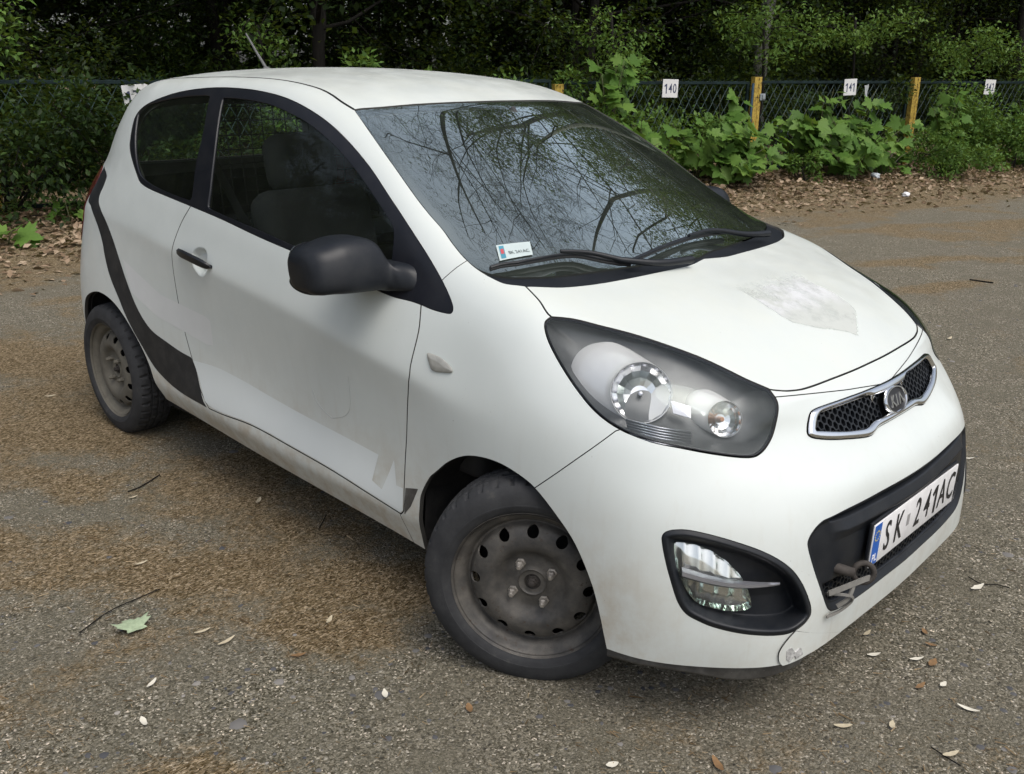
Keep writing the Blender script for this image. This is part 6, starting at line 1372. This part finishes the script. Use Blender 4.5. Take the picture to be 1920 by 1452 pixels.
M_PALE = plain('pale_seed', (.46, .40, .28), .8, var=.2, scale=60); M_BROWNL = plain('brown_leaf', (.20, .115, .05), .8, var=.3, scale=60); M_GREENL = plain('wilted_green', (.30, .37, .24), .8, var=.25, scale=60)
M_WHITEL = plain('white_flake', (.60, .57, .48), .8, var=.1)
V, F = maple_mesh(2); lf = mesh_obj('wilted_leaf', V*[.078, .082, .16], F, M_GREENL, smooth=True); xy = on_ground(258, 1188); lf.location = (xy[0], xy[1], .012); lf.rotation_euler = (.10, .08, 2.5-.9); tag(lf, 'wilted pale green maple leaf lying on the brown drift at lower left', 'leaf')
items = [((1370, 0), 0)]
FL = [ # u, v, length, width, heading, material, label
 (380, 1187, .045, .012, .7, M_PALE, 'pale seed husk right of the wilted green leaf'), (425, 1206, .055, .013, 1.0, M_PALE, 'longer pale seed husk lower right of the wilted green leaf'),
 (270, 1357, .038, .016, 2.3, M_WHITEL, 'pale upright flake near the bottom left, below the drift'), (722, 1305, .036, .016, 1.9, M_WHITEL, 'pale oval flake below the front wheel'), (285, 1285, .038, .014, 1.4, M_WHITEL, 'pale flake under the wilted green leaf'),
 (265, 1059, .042, .011, .8, M_PALE, 'thin pale husk at mid left of the ground'), (250, 935, .034, .011, .9, M_PALE, 'pale husk far left beside the sill shadow'), (485, 942, .05, .016, 1.6, M_PALE, 'folded pale leaf scrap below the door'),
 (618, 1166, .04, .014, 1.5, M_PALE, 'pale husk just left of the front wheel'), (560, 1232, .04, .014, .4, M_BROWNL, 'small rust brown leaf left of the front wheel'), (880, 1332, .035, .018, 1.9, M_BROWNL, 'brown leaf scrap at the bottom, below the bumper'),
 (1148, 1438, .03, .018, .4, M_WHITEL, 'small white flake at the bottom edge of the picture'), (1345, 1437, .05, .020, 1.9, M_BROWNL, 'brown leaf at the bottom edge, right of the white flake'),
 (1638, 1231, .040, .013, .3, M_WHITEL, 'white husk right of the torn bumper corner'), (1718, 1239, .042, .012, .3, M_WHITEL, 'second white husk further right of the bumper corner'), (1748, 1247, .042, .020, .9, M_BROWNL, 'brown leaf beside the second white husk'),
 (1625, 1191, .038, .012, .8, M_PALE, 'thin tan husk above the white husks'), (1733, 1188, .03, .014, 1.6, M_BROWNL, 'small orange brown leaf right of the bumper'), (1745, 1212, .03, .012, -.4, M_BROWNL, 'narrow brown leaf below the orange one'),
 (1580, 1365, .045, .014, .1, M_PALE, 'pale curled husk at lower right'), (1768, 1287, .028, .014, .8, M_WHITEL, 'white scrap at the right, below the brown leaf'), (1815, 1333, .05, .013, -.5, M_WHITEL, 'bright slanted husk at lower right'),
 (1832, 1105, .060, .020, .6, M_WHITEL, 'pale broken leaf with a twig right of the plate'), (1782, 1418, .045, .014, .4, M_PALE, 'cream husk at the bottom right'), (1725, 1290, .04, .014, .7, M_BROWNL, 'tan leaf near the right edge, lower down'), (1672, 1363, .03, .014, 1.2, M_PALE, 'yellow scrap at lower right'),
 (1780, 637, .07, .02, .9, M_PALE, 'pale leaf on the lot right of the grille'), (1815, 862, .05, .012, .1, M_WHITEL, 'white sliver beside the bumper at the right'), (95, 745, .05, .02, .5, M_PALE, 'pale leaf left of the rear wheel')]
for i, (u, v, L_, w_, h_, mt, lab) in enumerate(FL): flake('fallen_leaf', lab, 'leaf', on_ground(u, v), L_, w_, h_+.7, mt, .2, 'fallen leaves and husks', i)
def twig(label, pts, r=.0017):
    bm = bmesh.new(); P = [tuple(on_ground(u, v))+(.006,) for u, v in pts]; tube(bm, crom(P, False, 4), r, 5); tag(bm_obj('twig', bm, M_BARK, smooth=True), label, 'twig', 'twigs on the ground')
twig('long dark twig across the brown drift at left', [(150, 1190), (205, 1150), (260, 1125), (300, 1108)]); twig('short twig under the sill', [(598, 995), (606, 980), (612, 968)]); twig('twig beside the pale broken leaf at right', [(1815, 1085), (1840, 1098), (1870, 1100), (1893, 1106)]); twig('dark straight stick on the lot at the right', [(1818, 526), (1840, 529), (1862, 532)], .006); twig('thin twig at lower right', [(1745, 1405), (1775, 1425), (1800, 1440)]); twig('bent twig left of the sill', [(240, 925), (265, 915), (300, 893)], .0025)
def crumple(name, label, xy, r, mat, seed):
    bm = bmesh.new(); bmesh.ops.create_icosphere(bm, subdivisions=2, radius=r); q = random.Random(seed)
    for v in bm.verts: v.co *= q.uniform(.65, 1.15); v.co.z = v.co.z*.6+r*.4
    o = bm_obj(name, bm, mat); o.location = (xy[0], xy[1], float(ground_z(xy[0], xy[1]))+.004); tag(o, label, 'litter', 'white litter by the fence')
M_TISSUE = plain('tissue', (.68, .68, .68), .8)
crumple('crumpled_tissue', 'crumpled white tissue on the leaf litter at the right', (-3.35, 9.75), .055, M_TISSUE, 1); crumple('crumpled_tissue', 'grey white plastic scrap at the foot of the maple seedlings', (-4.15, 10.6), .075, plain('bag', (.50, .54, .58), .4), 2)
